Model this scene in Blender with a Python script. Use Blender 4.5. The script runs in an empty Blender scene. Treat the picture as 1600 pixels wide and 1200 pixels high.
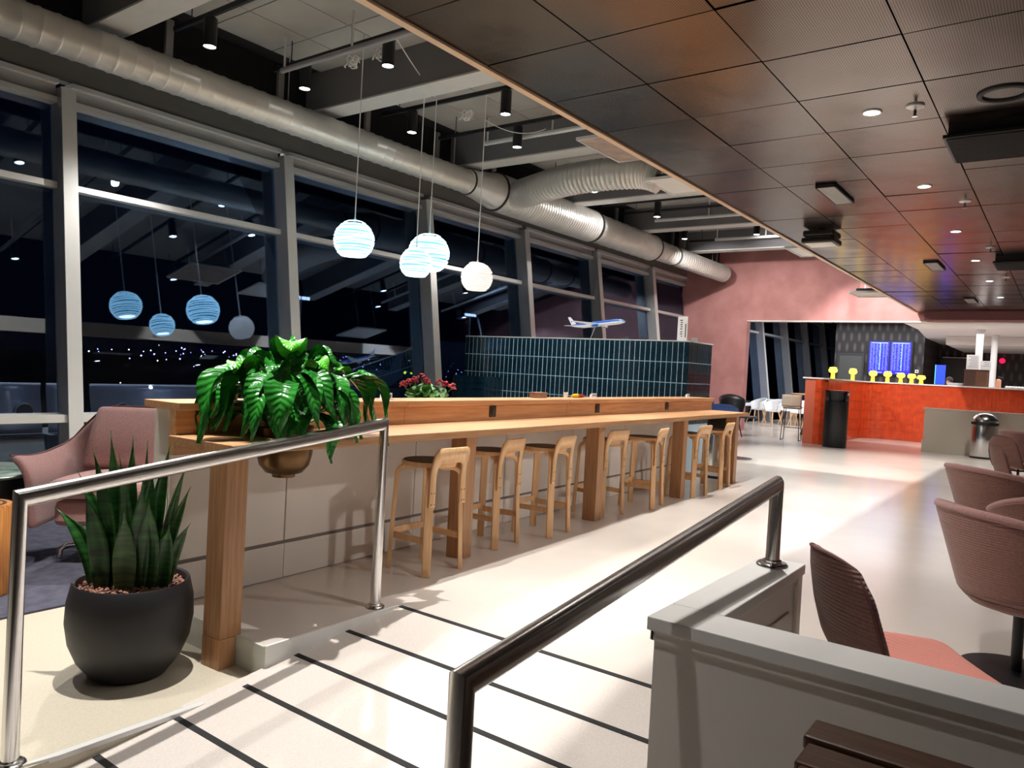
import bpy, bmesh, math, random
from mathutils import Vector, Matrix
random.seed(7)
PI = math.pi
S = bpy.context.scene
COL = S.collection

# ---------------------------------------------------------------- camera
F_PX, YAW, PITCH, ROLL = 1181.0, .6344, -.0212, .0536
EYE = Vector((0, 0, 1.32))
cd = bpy.data.cameras.new('camera'); cam = bpy.data.objects.new('camera', cd); COL.objects.link(cam)
fwd = Vector((math.cos(YAW)*math.cos(PITCH), math.sin(YAW)*math.cos(PITCH), math.sin(PITCH)))
rt = Vector((math.sin(YAW), -math.cos(YAW), 0)); up = rt.cross(fwd)
r2 = rt*math.cos(ROLL) + up*math.sin(ROLL); u2 = -rt*math.sin(ROLL) + up*math.cos(ROLL)
cam.matrix_world = Matrix(((r2.x, u2.x, -fwd.x, EYE.x), (r2.y, u2.y, -fwd.y, EYE.y), (r2.z, u2.z, -fwd.z, EYE.z), (0, 0, 0, 1)))
cd.sensor_width = 36; cd.lens = F_PX/1600*36; cd.clip_start = .05; cd.clip_end = 900
S.camera = cam

# ---------------------------------------------------------------- view, world, lights
S.view_settings.view_transform = 'Standard'; S.view_settings.look = 'None'
S.view_settings.gamma = 1; S.view_settings.use_curve_mapping = False
S.view_settings.exposure = 0.08
w = bpy.data.worlds.new('night'); S.world = w; w.use_nodes = True
w.node_tree.nodes['Background'].inputs[0].default_value = (.10, .16, .42, 1)
w.node_tree.nodes['Background'].inputs[1].default_value = .008

def spot(loc, to, power, ang=60, blend=.4, size=.05, col=(1, .96, .91)):
    d = bpy.data.lights.new('spot_light', 'SPOT'); d.energy = power; d.spot_size = math.radians(ang)
    d.spot_blend = blend; d.shadow_soft_size = size; d.color = col
    o = bpy.data.objects.new('spot_light', d); COL.objects.link(o); o.location = loc
    o.rotation_euler = (Vector(to)-Vector(loc)).to_track_quat('-Z', 'Y').to_euler(); return o
def area(loc, to, power, sx, sy, col=(1, .95, .88)):
    d = bpy.data.lights.new('area_light', 'AREA'); d.energy = power; d.shape = 'RECTANGLE'; d.size = sx; d.size_y = sy; d.color = col
    o = bpy.data.objects.new('area_light', d); COL.objects.link(o); o.location = loc
    o.rotation_euler = (Vector(to)-Vector(loc)).to_track_quat('-Z', 'Y').to_euler(); return o

# spots on the ceiling tracks: (x, y, lens z, target, power)
TRACK_SPOTS = [  # seen in the photograph
    (3.99, 6.67, 4.18, (2.3, 5.2, 0), 340), (5.15, 6.75, 4.18, (3.6, 7.9, .8), 260), (5.15, 5.49, 4.18, (4.6, 3.9, .9), 240),
    (6.80, 6.76, 4.18, (6.6, 6.0, 0), 160), (6.80, 5.30, 4.18, (6.6, 3.9, .9), 260), (7.89, 5.93, 4.18, (9.8, 5.7, 1.6), 260),
    (10.4, 6.24, 4.18, (10.0, 5.8, 1.8), 160), (14.7, 6.58, 4.18, (19.6, 6.6, 1.2), 480), (14.7, 5.08, 4.18, (19.6, 4.6, 2.6), 260),
    (12.5, 6.15, 4.18, (11.3, 7.37, 3.9), 95), (12.5, 4.40, 4.18, (13.5, 4.6, 0), 300)]
HIDDEN_SPOTS = [  # same tracks, behind the edge of the metal ceiling or above the frame
    (1.95, 3.42, 4.18, (2.7, 3.05, 0), 800), (5.15, 3.35, 4.18, (5.4, 2.7, 0), 540), (7.89, 3.35, 4.18, (8.1, 2.7, 0), 540),
    (10.4, 3.35, 4.18, (10.8, 2.7, 0), 540), (13.3, 3.35, 4.18, (14.0, 3.0, 0), 950), (1.1, 4.4, 4.18, (1.5, 3.8, 0), 230),
    (16.6, 3.4, 4.18, (21.4, 3.7, .6), 750)]
for x, y, z, t, p in TRACK_SPOTS: spot((x, y, z-.02), t, p*1.35, 84, .7, .045)
for x, y, z, t, p in HIDDEN_SPOTS: spot((x, y, z-.02), t, p, 70, .5, .022, (1, .965, .92))
DOWNLIGHTS = [(3.15, 1.12), (1.03, 1.05), (5.27, 1.12), (7.39, 1.11), (9.6, 1.10), (11.8, 1.10), (14.0, 1.10), (16.4, 1.1),
              (5.3, -1.0), (7.4, -1.0), (9.6, -1.0)]  # unseen row, tilted to throw added low light onto the counter panels
for i, (x, y) in enumerate(DOWNLIGHTS):
    spot((x, y, 3.03), (x, y, 0) if y > 0 else (x-1.2, 3.7, .15), (60 if i == 1 else 210 if i == 0 else 115 if i < 7 else 320 if i == 7 else 150), 88 if y > 0 else 50, .9, .035, (1, .955, .91))
spot((3.5, 16, 9), (3.5, 9, .5), 5200, 60, .6, .3, (1, .98, .96))  # unseen outdoor floodlight, added to brighten the silvery facade panels
area((22.6, .8, 2.85), (22.6, .8, 0), 120, 4, 4, (1, .97, .95))
area((24.0, 5.2, 3.4), (24.0, 5.2, 0), 270, 5, 4, (.96, .98, 1))

# ---------------------------------------------------------------- materials
MATS = {}
def mat(name, col=(.5, .5, .5), rough=.5, metal=0, spec=.5, emit=None, estr=0, var=0, vscale=8, bump=0, bscale=60, stretch=(1, 1, 1), col2=None, coat=0, wave=None, aniso=0, sheen=0, trans=0):
    if name in MATS: return MATS[name]
    m = bpy.data.materials.new(name); m.use_nodes = True; nt = m.node_tree; N = nt.nodes; L = nt.links
    b = N['Principled BSDF']
    b.inputs['Base Color'].default_value = (*col, 1); b.inputs['Roughness'].default_value = rough
    b.inputs['Metallic'].default_value = metal; b.inputs['Specular IOR Level'].default_value = spec
    b.inputs['Coat Weight'].default_value = coat; b.inputs['Sheen Weight'].default_value = sheen
    b.inputs['Transmission Weight'].default_value = trans
    if aniso: b.inputs['Anisotropic'].default_value = aniso
    if emit: b.inputs['Emission Color'].default_value = (*emit, 1); b.inputs['Emission Strength'].default_value = estr
    tc = N.new('ShaderNodeTexCoord'); mp = N.new('ShaderNodeMapping'); mp.inputs['Scale'].default_value = stretch
    L.new(tc.outputs['Object'], mp.inputs['Vector'])
    if var or col2:
        n = N.new('ShaderNodeTexNoise'); n.inputs['Scale'].default_value = vscale; n.inputs['Detail'].default_value = 6
        L.new(mp.outputs[0], n.inputs['Vector'])
        r = N.new('ShaderNodeValToRGB'); r.color_ramp.elements[0].position = .32; r.color_ramp.elements[1].position = .68
        c2 = col2 if col2 else tuple(c*(1-var) for c in col)
        r.color_ramp.elements[0].color = (*c2, 1); r.color_ramp.elements[1].color = (*col, 1)
        L.new(n.outputs['Fac'], r.inputs[0]); L.new(r.outputs[0], b.inputs['Base Color'])
    if bump:
        n2 = N.new('ShaderNodeTexNoise'); n2.inputs['Scale'].default_value = bscale; n2.inputs['Detail'].default_value = 3
        L.new(mp.outputs[0], n2.inputs['Vector']); bp_ = N.new('ShaderNodeBump'); bp_.inputs['Strength'].default_value = bump
        bp_.inputs['Distance'].default_value = .01
        L.new(n2.outputs['Fac'], bp_.inputs['Height']); L.new(bp_.outputs[0], b.inputs['Normal'])
    if wave:
        wv = N.new('ShaderNodeTexWave'); wv.bands_direction = wave[0]; wv.inputs['Scale'].default_value = wave[1]
        wv.inputs['Distortion'].default_value = wave[3] if len(wave) > 3 else 0
        L.new(tc.outputs['Object'], wv.inputs['Vector']); bp2 = N.new('ShaderNodeBump'); bp2.inputs['Strength'].default_value = wave[2]
        bp2.inputs['Distance'].default_value = .004
        L.new(wv.outputs['Fac'], bp2.inputs['Height'])
        if bump: L.new(bp_.outputs[0], bp2.inputs['Normal'])
        L.new(bp2.outputs[0], b.inputs['Normal'])
    MATS[name] = m; return m

def wood(name, c1, c2, axis='x', rough=.42, sc=1.0):
    st = {'x': (.7*sc, 14*sc, 14*sc), 'y': (14*sc, .7*sc, 14*sc), 'z': (14*sc, 14*sc, .7*sc)}[axis]
    return mat(name, c1, rough, col2=c2, vscale=4.5, stretch=st, bump=.08, bscale=12)
oak_x = wood('oak_along_x', (.60, .345, .175), (.45, .22, .098), 'x')
oak_z = wood('oak_upright', (.52, .285, .14), (.36, .17, .075), 'z')
birch = wood('birch', (.84, .54, .29), (.72, .42, .20), 'z', .38)
lino = mat('black_linoleum', (.035, .022, .016), .45)
darkwood = wood('dark_wood', (.105, .045, .018), (.045, .018, .008), 'y', .4)
logwood = wood('log_wood', (.62, .26, .06), (.30, .10, .02), 'z', .5)
steel = mat('brushed_steel', (.80, .79, .78), .24, 1)
chrome = mat('polished_steel', (.7, .7, .7), .2, 1)
white_paint = mat('white_paint', (.86, .85, .82), .45, var=.05, vscale=3)
panel_paint = mat('cream_panel', (.86, .81, .75), .42, var=.06, vscale=2)
floor_m = mat('beige_resin_floor', (.68, .62, .565), .19, spec=.5, var=.10, vscale=1.3, bump=.012, bscale=4)
floor_low = mat('beige_speckled_floor', (.64, .58, .46), .32, var=.16, vscale=160, bump=.03, bscale=120)
ramp_m = mat('ramp_resin', (.70, .64, .59), .3, var=.14, vscale=140, bump=.02, bscale=90)
black_m = mat('black_metal', (.012, .012, .014), .4)
black_rub = mat('black_rubber', (.01, .01, .01), .8)
grey_frame = mat('aluminium_frame', (.42, .42, .43), .4, .4, var=.08, vscale=2)
bright_frame = mat('light_aluminium', (.80, .80, .79), .32, .25)
duct_m = mat('galvanised_duct', (.72, .71, .68), .36, .4, var=.12, vscale=3, bump=.05, bscale=5)
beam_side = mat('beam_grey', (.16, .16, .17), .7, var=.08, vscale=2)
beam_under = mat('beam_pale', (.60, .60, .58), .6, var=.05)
ceil_panel_m = mat('acoustic_panel', (.42, .41, .385), .9, var=.12, vscale=2.2, bump=.08, bscale=200)
dark_void = mat('dark_void', (.012, .012, .015), .9)
bulk_m = mat('grey_bulkhead', (.20, .19, .175), .6, var=.08, vscale=1.5)
pink_wall = mat('pink_plaster', (.58, .27, .26), .72, col2=(.46, .20, .19), vscale=2.3, bump=.15, bscale=6)
red_tile = mat('terracotta_tile', (.72, .085, .020), .2, col2=(.52, .050, .014), vscale=9, spec=.6)
red_grout = mat('red_grout', (.55, .12, .06), .7)
black_bin_m = mat('black_powdercoat', (.008, .008, .011), .35)
pot_m = mat('charcoal_clay', (.019, .018, .020), .5, col2=(.012, .011, .012), vscale=4, bump=.04, bscale=30)
brass_pot = mat('aged_brass', (.19, .105, .04), .3, .85, col2=(.10, .055, .025), vscale=6)
pebble_m = mat('clay_pebbles', (.42, .20, .13), .7, col2=(.22, .09, .06), vscale=60)
pinkfab = mat('pink_fabric', (.47, .255, .24), .9, col2=(.36, .18, .17), vscale=120, bump=.5, bscale=260, sheen=.3)
pinkrib = mat('pink_rib_fabric', (.30, .145, .12), .85, col2=(.23, .105, .085), vscale=90, wave=('Z', 26, .6), sheen=.3)  # shade on the chair backs is put into this darker tone
pinkseat = mat('coral_rib_seat', (.82, .30, .24), .85, wave=('DIAGONAL', 22, .9), sheen=.3)  # brighter tone carries the overhead light falling on the seat
pipe_m = mat('dark_piping', (.16, .06, .055), .8)
marble = mat('green_marble', (.36, .46, .40), .2, col2=(.10, .17, .14), vscale=7)
rug_m = mat('blue_grey_rug', (.085, .085, .12), .95, col2=(.045, .045, .07), vscale=14, bump=.5, bscale=90)
navy = mat('navy_fabric', (.015, .045, .16), .85)
whiteshell = mat('white_plastic', (.80, .81, .82), .35)
beigefab = mat('beige_fabric', (.50, .42, .33), .85)
paper = mat('paper', (.82, .82, .82), .6)
ink = mat('ink', (.05, .05, .06), .7)
cable_m = mat('white_cable', (.80, .80, .80), .5)
charcoal = mat('charcoal', (.03, .03, .032), .6)
bronze_col = (.30, .185, .125)
def perforated():
    m = bpy.data.materials.new('perforated_bronze'); m.use_nodes = True; nt = m.node_tree; N = nt.nodes; L = nt.links
    b = N['Principled BSDF']; b.inputs['Metallic'].default_value = .92; b.inputs['Roughness'].default_value = .21
    b.inputs['Anisotropic'].default_value = .4
    tc = N.new('ShaderNodeTexCoord')
    v = N.new('ShaderNodeTexWave'); v.bands_direction = 'Y'; v.inputs['Scale'].default_value = 26
    v2 = N.new('ShaderNodeTexWave'); v2.bands_direction = 'X'; v2.inputs['Scale'].default_value = 26
    L.new(tc.outputs['Object'], v.inputs['Vector']); L.new(tc.outputs['Object'], v2.inputs['Vector'])
    mm = N.new('ShaderNodeMath'); mm.operation = 'MULTIPLY'; L.new(v.outputs['Fac'], mm.inputs[0]); L.new(v2.outputs['Fac'], mm.inputs[1])
    r = N.new('ShaderNodeValToRGB'); r.color_ramp.elements[0].color = (.055, .040, .033, 1); r.color_ramp.elements[1].color = (.22, .165, .130, 1)
    r.color_ramp.elements[1].position = .5
    L.new(mm.outputs[0], r.inputs[0]); L.new(r.outputs[0], b.inputs['Base Color'])
    n = N.new('ShaderNodeTexNoise'); n.inputs['Scale'].default_value = 3; L.new(tc.outputs['Object'], n.inputs['Vector'])
    bu = N.new('ShaderNodeBump'); bu.inputs['Strength'].default_value = .12; bu.inputs['Distance'].default_value = .02
    L.new(n.outputs['Fac'], bu.inputs['Height']); L.new(bu.outputs[0], b.inputs['Normal'])
    return m
bronze = perforated()
bronze_edge = mat('bronze_trim', (.80, .60, .42), .35, .2)
def tile_glaze():
    return mat('teal_glaze', (.003, .011, .022), .13, col2=(.007, .034, .055), vscale=5, spec=.6, bump=.25, bscale=14, coat=.4)
teal = tile_glaze()
grout = mat('pale_grout', (.50, .66, .78), .8)
def glass_mat():
    m = bpy.data.materials.new('window_glass'); m.use_nodes = True; nt = m.node_tree; N = nt.nodes; L = nt.links
    N.remove(N['Principled BSDF']); out = N['Material Output']
    t = N.new('ShaderNodeBsdfTransparent'); t.inputs[0].default_value = (.75, .82, .95, 1)
    g = N.new('ShaderNodeBsdfGlossy'); g.inputs['Roughness'].default_value = .01; g.inputs['Color'].default_value = (.62, .80, 1, 1)
    f = N.new('ShaderNodeFresnel'); f.inputs['IOR'].default_value = 1.6
    a = N.new('ShaderNodeMath'); a.operation = 'MULTIPLY_ADD'; a.inputs[1].default_value = .9; a.inputs[2].default_value = .015
    mx = N.new('ShaderNodeMixShader'); L.new(f.outputs[0], a.inputs[0]); L.new(a.outputs[0], mx.inputs[0])
    L.new(t.outputs[0], mx.inputs[1]); L.new(g.outputs[0], mx.inputs[2]); L.new(mx.outputs[0], out.inputs[0]); return m
glass = glass_mat()
def leaf_mat(name, c1, c2, rough=.32, veins=True):
    m = mat(name, c1, rough, col2=c2, vscale=9, spec=.55)
    N = m.node_tree.nodes; L = m.node_tree.links; b = N['Principled BSDF']
    b.inputs['Subsurface Weight'].default_value = 0
    if veins:
        tc = N.new('ShaderNodeTexCoord'); wv = N.new('ShaderNodeTexWave'); wv.inputs['Scale'].default_value = 1.0
        sx = N.new('ShaderNodeSeparateXYZ'); L.new(tc.outputs['UV'], sx.inputs[0])
        ab = N.new('ShaderNodeMath'); ab.operation = 'ABSOLUTE'; L.new(sx.outputs[1], ab.inputs[0])
        sb = N.new('ShaderNodeMath'); sb.operation = 'SUBTRACT'; L.new(sx.outputs[0], sb.inputs[0]); L.new(ab.outputs[0], sb.inputs[1])
        ml = N.new('ShaderNodeMath'); ml.operation = 'MULTIPLY'; ml.inputs[1].default_value = 80; L.new(sb.outputs[0], ml.inputs[0])
        sn = N.new('ShaderNodeMath'); sn.operation = 'SINE'; L.new(ml.outputs[0], sn.inputs[0])
        bu = N.new('ShaderNodeBump'); bu.inputs['Strength'].default_value = .45; bu.inputs['Distance'].default_value = .003
        L.new(sn.outputs[0], bu.inputs['Height']); L.new(bu.outputs[0], b.inputs['Normal'])
    return m
lily_m = leaf_mat('lily_leaf', (.030, .27, .025), (.006, .075, .012), .24)
lily_m2 = leaf_mat('young_lily_leaf', (.10, .52, .02), (.05, .34, .02))
snake_m = mat('snake_leaf', (.035, .15, .025), .28, col2=(.006, .035, .010), vscale=5, stretch=(1, 1, 9), spec=.5)
snake_edge = mat('snake_leaf_light', (.10, .19, .06), .35, col2=(.02, .07, .02), vscale=5, stretch=(1, 1, 8))
ger_leaf = leaf_mat('geranium_leaf', (.13, .33, .05), (.04, .16, .03), .5, False)
ger_red = mat('geranium_red', (.55, .004, .02), .5, col2=(.30, 0, .01), vscale=50)

# ---------------------------------------------------------------- mesh helpers
class G:
    def __init__(s): s.v = []; s.f = []; s.uv = None
    def quad_box(s, pts):
        n = len(s.v); s.v += [tuple(p) for p in pts]
        s.f += [tuple(n+i for i in q) for q in ((0, 3, 2, 1), (4, 5, 6, 7), (0, 1, 5, 4), (1, 2, 6, 5), (2, 3, 7, 6), (3, 0, 4, 7))]; return s
    def box(s, x0, x1, y0, y1, z0, z1, M=None):
        P = [Vector(p) for p in ((x0, y0, z0), (x1, y0, z0), (x1, y1, z0), (x0, y1, z0), (x0, y0, z1), (x1, y0, z1), (x1, y1, z1), (x0, y1, z1))]
        if M: P = [M @ p for p in P]
        return s.quad_box(P)
    def bar(s, a, b, wx, wy, side=None):   # rectangular bar between a and b
        a = Vector(a); b = Vector(b); d = (b-a).normalized(); sd = Vector(side) if side else Vector((1, 0, 0))
        sd = (sd-d*sd.dot(d)).normalized(); t = d.cross(sd); P = []
        for c in (a, b):
            for i, j in ((-1, -1), (1, -1), (1, 1), (-1, 1)): P.append(c+sd*i*wx/2+t*j*wy/2)
        return s.quad_box(P)
    def ring(s, c, ax, r, n, ry=None):
        ax = Vector(ax).normalized(); u = ax.orthogonal().normalized(); v = ax.cross(u); k = len(s.v)
        for i in range(n):
            t = 2*PI*i/n; s.v.append(tuple(Vector(c)+u*r*math.cos(t)+v*(ry or r)*math.sin(t)))
        return k
    def cyl(s, a, b, r0, r1=None, n=16, cap=True):
        if r1 is None: r1 = r0
        ax = Vector(b)-Vector(a); k = s.ring(a, ax, r0, n); l = s.ring(b, ax, r1, n)
        for i in range(n): j = (i+1) % n; s.f.append((k+i, k+j, l+j, l+i))
        if cap: s.f.append(tuple(k+i for i in reversed(range(n)))); s.f.append(tuple(l+i for i in range(n)))
        return s
    def lathe(s, prof, c=(0, 0, 0), n=32, a0=0, a1=2*PI):
        full = abs(a1-a0-2*PI) < 1e-6; m = n if full else n+1; k = len(s.v); c = Vector(c)
        for r, z in prof:
            for i in range(m):
                t = a0+(a1-a0)*i/n; s.v.append((c.x+r*math.cos(t), c.y+r*math.sin(t), c.z+z))
        for p in range(len(prof)-1):
            for i in range(n):
                j = (i+1) % m; a = k+p*m; s.f.append((a+i, a+j, a+m+j, a+m+i))
        return s
    def tube(s, pts, r, n=10, cap=True, closed=False):
        P = [Vector(p) for p in pts]; N = len(P); T = []
        for i in range(N):
            if closed: d = (P[(i+1) % N]-P[i-1])
            else: d = (P[min(i+1, N-1)]-P[max(i-1, 0)])
            T.append(d.normalized())
        u = T[0].orthogonal().normalized(); ks = []
        rr = r if isinstance(r, (list, tuple)) else [r]*N
        for i in range(N):
            u = (u-T[i]*u.dot(T[i])).normalized(); v = T[i].cross(u)
            sc = 1.0
            if 0 < i < N-1:
                c = (P[i]-P[i-1]).normalized().dot((P[i+1]-P[i]).normalized()); sc = 1/max(.5, math.sqrt((1+c)/2))
            bis = None
            if sc > 1.02: bis = ((P[i+1]-P[i]).normalized()-(P[i]-P[i-1]).normalized()).normalized()
            k = len(s.v); ks.append(k)
            for q in range(n):
                t = 2*PI*q/n; o = u*rr[i]*math.cos(t)+v*rr[i]*math.sin(t)
                if bis: o = o+bis*o.dot(bis)*(sc-1)
                s.v.append(tuple(P[i]+o))
        rng = range(N) if closed else range(N-1)
        for i in rng:
            a = ks[i]; b = ks[(i+1) % N]
            for q in range(n): j = (q+1) % n; s.f.append((a+q, a+j, b+j, b+q))
        if cap and not closed:
            s.f.append(tuple(ks[0]+q for q in reversed(range(n)))); s.f.append(tuple(ks[-1]+q for q in range(n)))
        return s
    def prism(s, poly, z0, z1, M=None):
        k = len(s.v); n = len(poly)
        for z in (z0, z1):
            for x, y in poly:
                p = Vector((x, y, z)); p = M @ p if M else p; s.v.append(tuple(p))
        s.f.append(tuple(k+i for i in reversed(range(n)))); s.f.append(tuple(k+n+i for i in range(n)))
        for i in range(n): j = (i+1) % n; s.f.append((k+i, k+j, k+n+j, k+n+i))
        return s
    def grid(s, fn, nu, nv, wrap=False):
        k = len(s.v)
        for i in range(nu+1):
            for j in range(nv+1): s.v.append(tuple(fn(i/nu, j/nv)))
        for i in range(nu):
            for j in range(nv): a = k+i*(nv+1)+j; s.f.append((a, a+nv+1, a+nv+2, a+1))
        return s
    def ball(s, c, r, n=16, m=10, sc=(1, 1, 1)):
        prof = [(max(1e-4, math.sin(PI*i/m))*1.0, -math.cos(PI*i/m)) for i in range(m+1)]
        k = len(s.v)
        s.lathe(prof, (0, 0, 0), n)
        for i in range(k, len(s.v)):
            x, y, z = s.v[i]; s.v[i] = (c[0]+x*r*sc[0], c[1]+y*r*sc[1], c[2]+z*r*sc[2])
        return s
    def xf(s, M):
        s.v = [tuple(M @ Vector(p)) for p in s.v]; return s

def build(name, g, m, parent=None, smooth=False, bevel=0, solid=0, sub=0, loc=None):
    me = bpy.data.meshes.new(name); me.from_pydata(g.v, [], g.f); me.update()
    o = bpy.data.objects.new(name, me); COL.objects.link(o)
    ms = m if isinstance(m, (list, tuple)) else [m]
    for q in ms: me.materials.append(q)
    if parent: o.parent = parent
    if loc: o.location = loc
    if smooth:
        me.polygons.foreach_set('use_smooth', [True]*len(me.polygons))
        try: me.set_sharp_from_angle(angle=math.radians(50))
        except Exception: pass
    if solid:
        md = o.modifiers.new('solid', 'SOLIDIFY'); md.thickness = solid; md.offset = 0
    if bevel:
        md = o.modifiers.new('bevel', 'BEVEL'); md.width = bevel; md.segments = 2; md.limit_method = 'ANGLE'; md.angle_limit = math.radians(40)
    if sub:
        md = o.modifiers.new('sub', 'SUBSURF'); md.levels = sub; md.render_levels = sub
    return o
def bx(*a, M=None): return G().box(*a, M=M)
def tag(o, label, cat=None, group=None, kind=None):
    o['label'] = label
    if cat: o['category'] = cat
    if group: o['group'] = group
    if kind: o['kind'] = kind
    return o
def root(name, label, cat, loc=(0, 0, 0), rz=0, group=None):
    o = bpy.data.objects.new(name, None); COL.objects.link(o); o.location = loc; o.rotation_euler = (0, 0, rz)
    o.empty_display_size = .1
    return tag(o, label, cat, group)
def dup(r, loc=None, rz=None, label=None):
    c = r.copy(); COL.objects.link(c)
    if loc: c.location = loc
    if rz is not None: c.rotation_euler = (0, 0, rz)
    if label: c['label'] = label
    for ch in list(r.children):
        d = ch.copy(); COL.objects.link(d); d.parent = c
        for g in list(ch.children):
            e = g.copy(); COL.objects.link(e); e.parent = d
    return c
def share(name, me, parent, loc, rot=(0, 0, 0), sc=(1, 1, 1), m=None):
    o = bpy.data.objects.new(name, me); COL.objects.link(o); o.parent = parent; o.location = loc; o.rotation_euler = rot; o.scale = sc
    return o

LOW = -.14
# ================================================================ floors and ramp
X0, X1 = -2.2, 19.6
f = build('floor', G().prism([(2.96, -3), (32, -3), (32, 3.9), (43, 3.9), (43, 8.6), (10.6, 8.6), (10.6, 3.98), (2.11, 3.90), (2.11, 2.86), (2.96, 2.86)], -.5, 0), floor_m)
tag(f, 'glossy beige resin floor of the upper level along the aisle', 'floor', kind='structure')
f2 = build('floor', G().prism([(1.9, -3), (2.96, -3), (2.96, .74), (1.9, .74)], -.5, -.001), floor_m)
tag(f2, 'beige floor strip behind the low L-shaped half wall', 'floor', kind='structure')
f3 = build('floor', G().prism([(-2.2, 2.80), (2.11, 2.80), (2.11, 3.96), (10.6, 3.98), (10.6, 8.6), (-2.2, 8.6)], -.9, LOW), floor_low)
tag(f3, 'speckled yellowish floor of the lower lounge by the windows', 'floor', kind='structure')
# ramp: z = .11*(x-2.96)
def rz_(x): return .112*(x-2.965)
g = G(); a, b = -2.2, 2.962
g.quad_box([(a, -3, -1), (b, -3, -1), (b, 2.862, -1), (a, 2.862, -1), (a, -3, rz_(a)), (b, -3, rz_(b)), (b, 2.862, rz_(b)), (a, 2.862, rz_(a))])
ramp = build('ramp', g, ramp_m); tag(ramp, 'pale sloping ramp between the two handrails, crossed by black strips', 'ramp', kind='structure')
for i, x in enumerate((2.955, 2.585, 2.275, 1.965, 1.655, 1.345, 1.035, .725)):
    g = G(); w_ = .013; y0, y1 = (.70 if x < 1.79 else .84), (2.79 if x < 2.11 else 2.845)
    if x < 1.79: y0 = -.9
    g.quad_box([(x-w_, y0, rz_(x-w_)-.004), (x+w_, y0, rz_(x+w_)-.004), (x+w_, y1, rz_(x+w_)-.004), (x-w_, y1, rz_(x-w_)-.004),
                (x-w_, y0, rz_(x-w_)+.0025), (x+w_, y0, rz_(x+w_)+.0025), (x+w_, y1, rz_(x+w_)+.0025), (x-w_, y1, rz_(x-w_)+.0025)])
    build('grip_strip', g, black_rub, ramp)
g = G().quad_box([(1.22, 2.795, LOW-.01), (2.12, 2.795, LOW-.01), (2.12, 2.825, LOW-.01), (1.05, 2.825, LOW-.01), (1.22, 2.795, LOW+.008), (2.12, 2.795, LOW+.008), (2.12, 2.825, LOW+.008), (1.05, 2.825, LOW+.008)])
build('edge_trim', g, bright_frame, ramp)
# side cladding of the raised platform
st = build('trim_1', bx(2.100, 2.114, 2.855, 3.95, LOW, .003), mat('step_riser', (.55, .56, .50), .5, var=.05)); tag(st, 'pale riser at the end of the raised platform under the long counter', 'step', kind='structure')
g = G().quad_box([(2.108, 2.852, LOW-.02), (2.955, 2.852, -.03), (2.955, 2.866, -.03), (2.108, 2.866, LOW-.02), (2.108, 2.852, .003), (2.955, 2.852, .003), (2.955, 2.866, .003), (2.108, 2.866, .003)])
st = build('trim_2', g, white_paint); tag(st, 'white wedge-shaped side board of the platform beside the ramp', 'step', kind='structure')

# ================================================================ handrails
def rail(label, near, far, nb, fb, gap):
    r = root('handrail', label, 'handrail', (far[0], far[1], fb))
    o = Vector((far[0], far[1], fb)); L_ = lambda p: Vector(p)-o
    build('rail', G().tube([L_((near[0], near[1], nb)), L_(near), L_(far), L_((far[0], far[1], fb))], gap, 20), steel, r, True)
    for p, b in ((near, nb), (far, fb)):
        c = L_((p[0], p[1], b)); build('flange', G().lathe([(.0001, 0), (.052, 0), (.052, .006), (.046, .012), (.024, .014), (.0001, .014)], c, 28), chrome, r, True)
        build('collar', G().lathe([(gap, .012), (gap+.008, .012), (gap+.008, .02), (gap, .024)], c, 24), chrome, r, True)
    return r
rail('stainless handrail on the left of the ramp, in front of the snake plant pot', (1.09, 2.86, .785), (2.846, 2.925, .985), LOW, 0, .028)
rail('stainless handrail on the right of the ramp, ending on the low half wall', (.957, .773, .80), (2.586, .773, .975), rz_(.957), .70, .0235)

# ================================================================ half wall
hw = root('half_wall', 'low cream L-shaped half wall with pale cap carrying the right handrail', 'half wall', (1.86, .77, 0)); hw['kind'] = 'structure'
o_ = Vector((1.86, .77, 0))
def hb(*a): return bx(a[0]-o_.x, a[1]-o_.x, a[2]-o_.y, a[3]-o_.y, a[4], a[5])
build('wall_body', hb(1.80, 1.93, -2.8, .825, -.35, .665), panel_paint, hw)
build('wall_body', hb(1.93, 2.69, .71, .825, -.2, .665), panel_paint, hw)
build('cap', hb(1.785, 1.938, -2.8, .842, .665, .70), white_paint, hw, bevel=.003)
build('cap', hb(1.941, 2.705, .695, .842, .665, .70), white_paint, hw, bevel=.003)
build('moulding', hb(1.792, 1.80, -2.8, .83, .64, .665), panel_paint, hw)
build('moulding', hb(1.792, 2.70, .825, .833, .64, .665), panel_paint, hw)
build('moulding', hb(1.94, 2.69, .703, .71, .64, .665), panel_paint, hw)
build('recessed_panel', hb(2.02, 2.58, .704, .711, .12, .56), panel_paint, hw, bevel=.004)
build('end_post', hb(2.645, 2.695, .70, .83, -.02, .665), panel_paint, hw)

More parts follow.
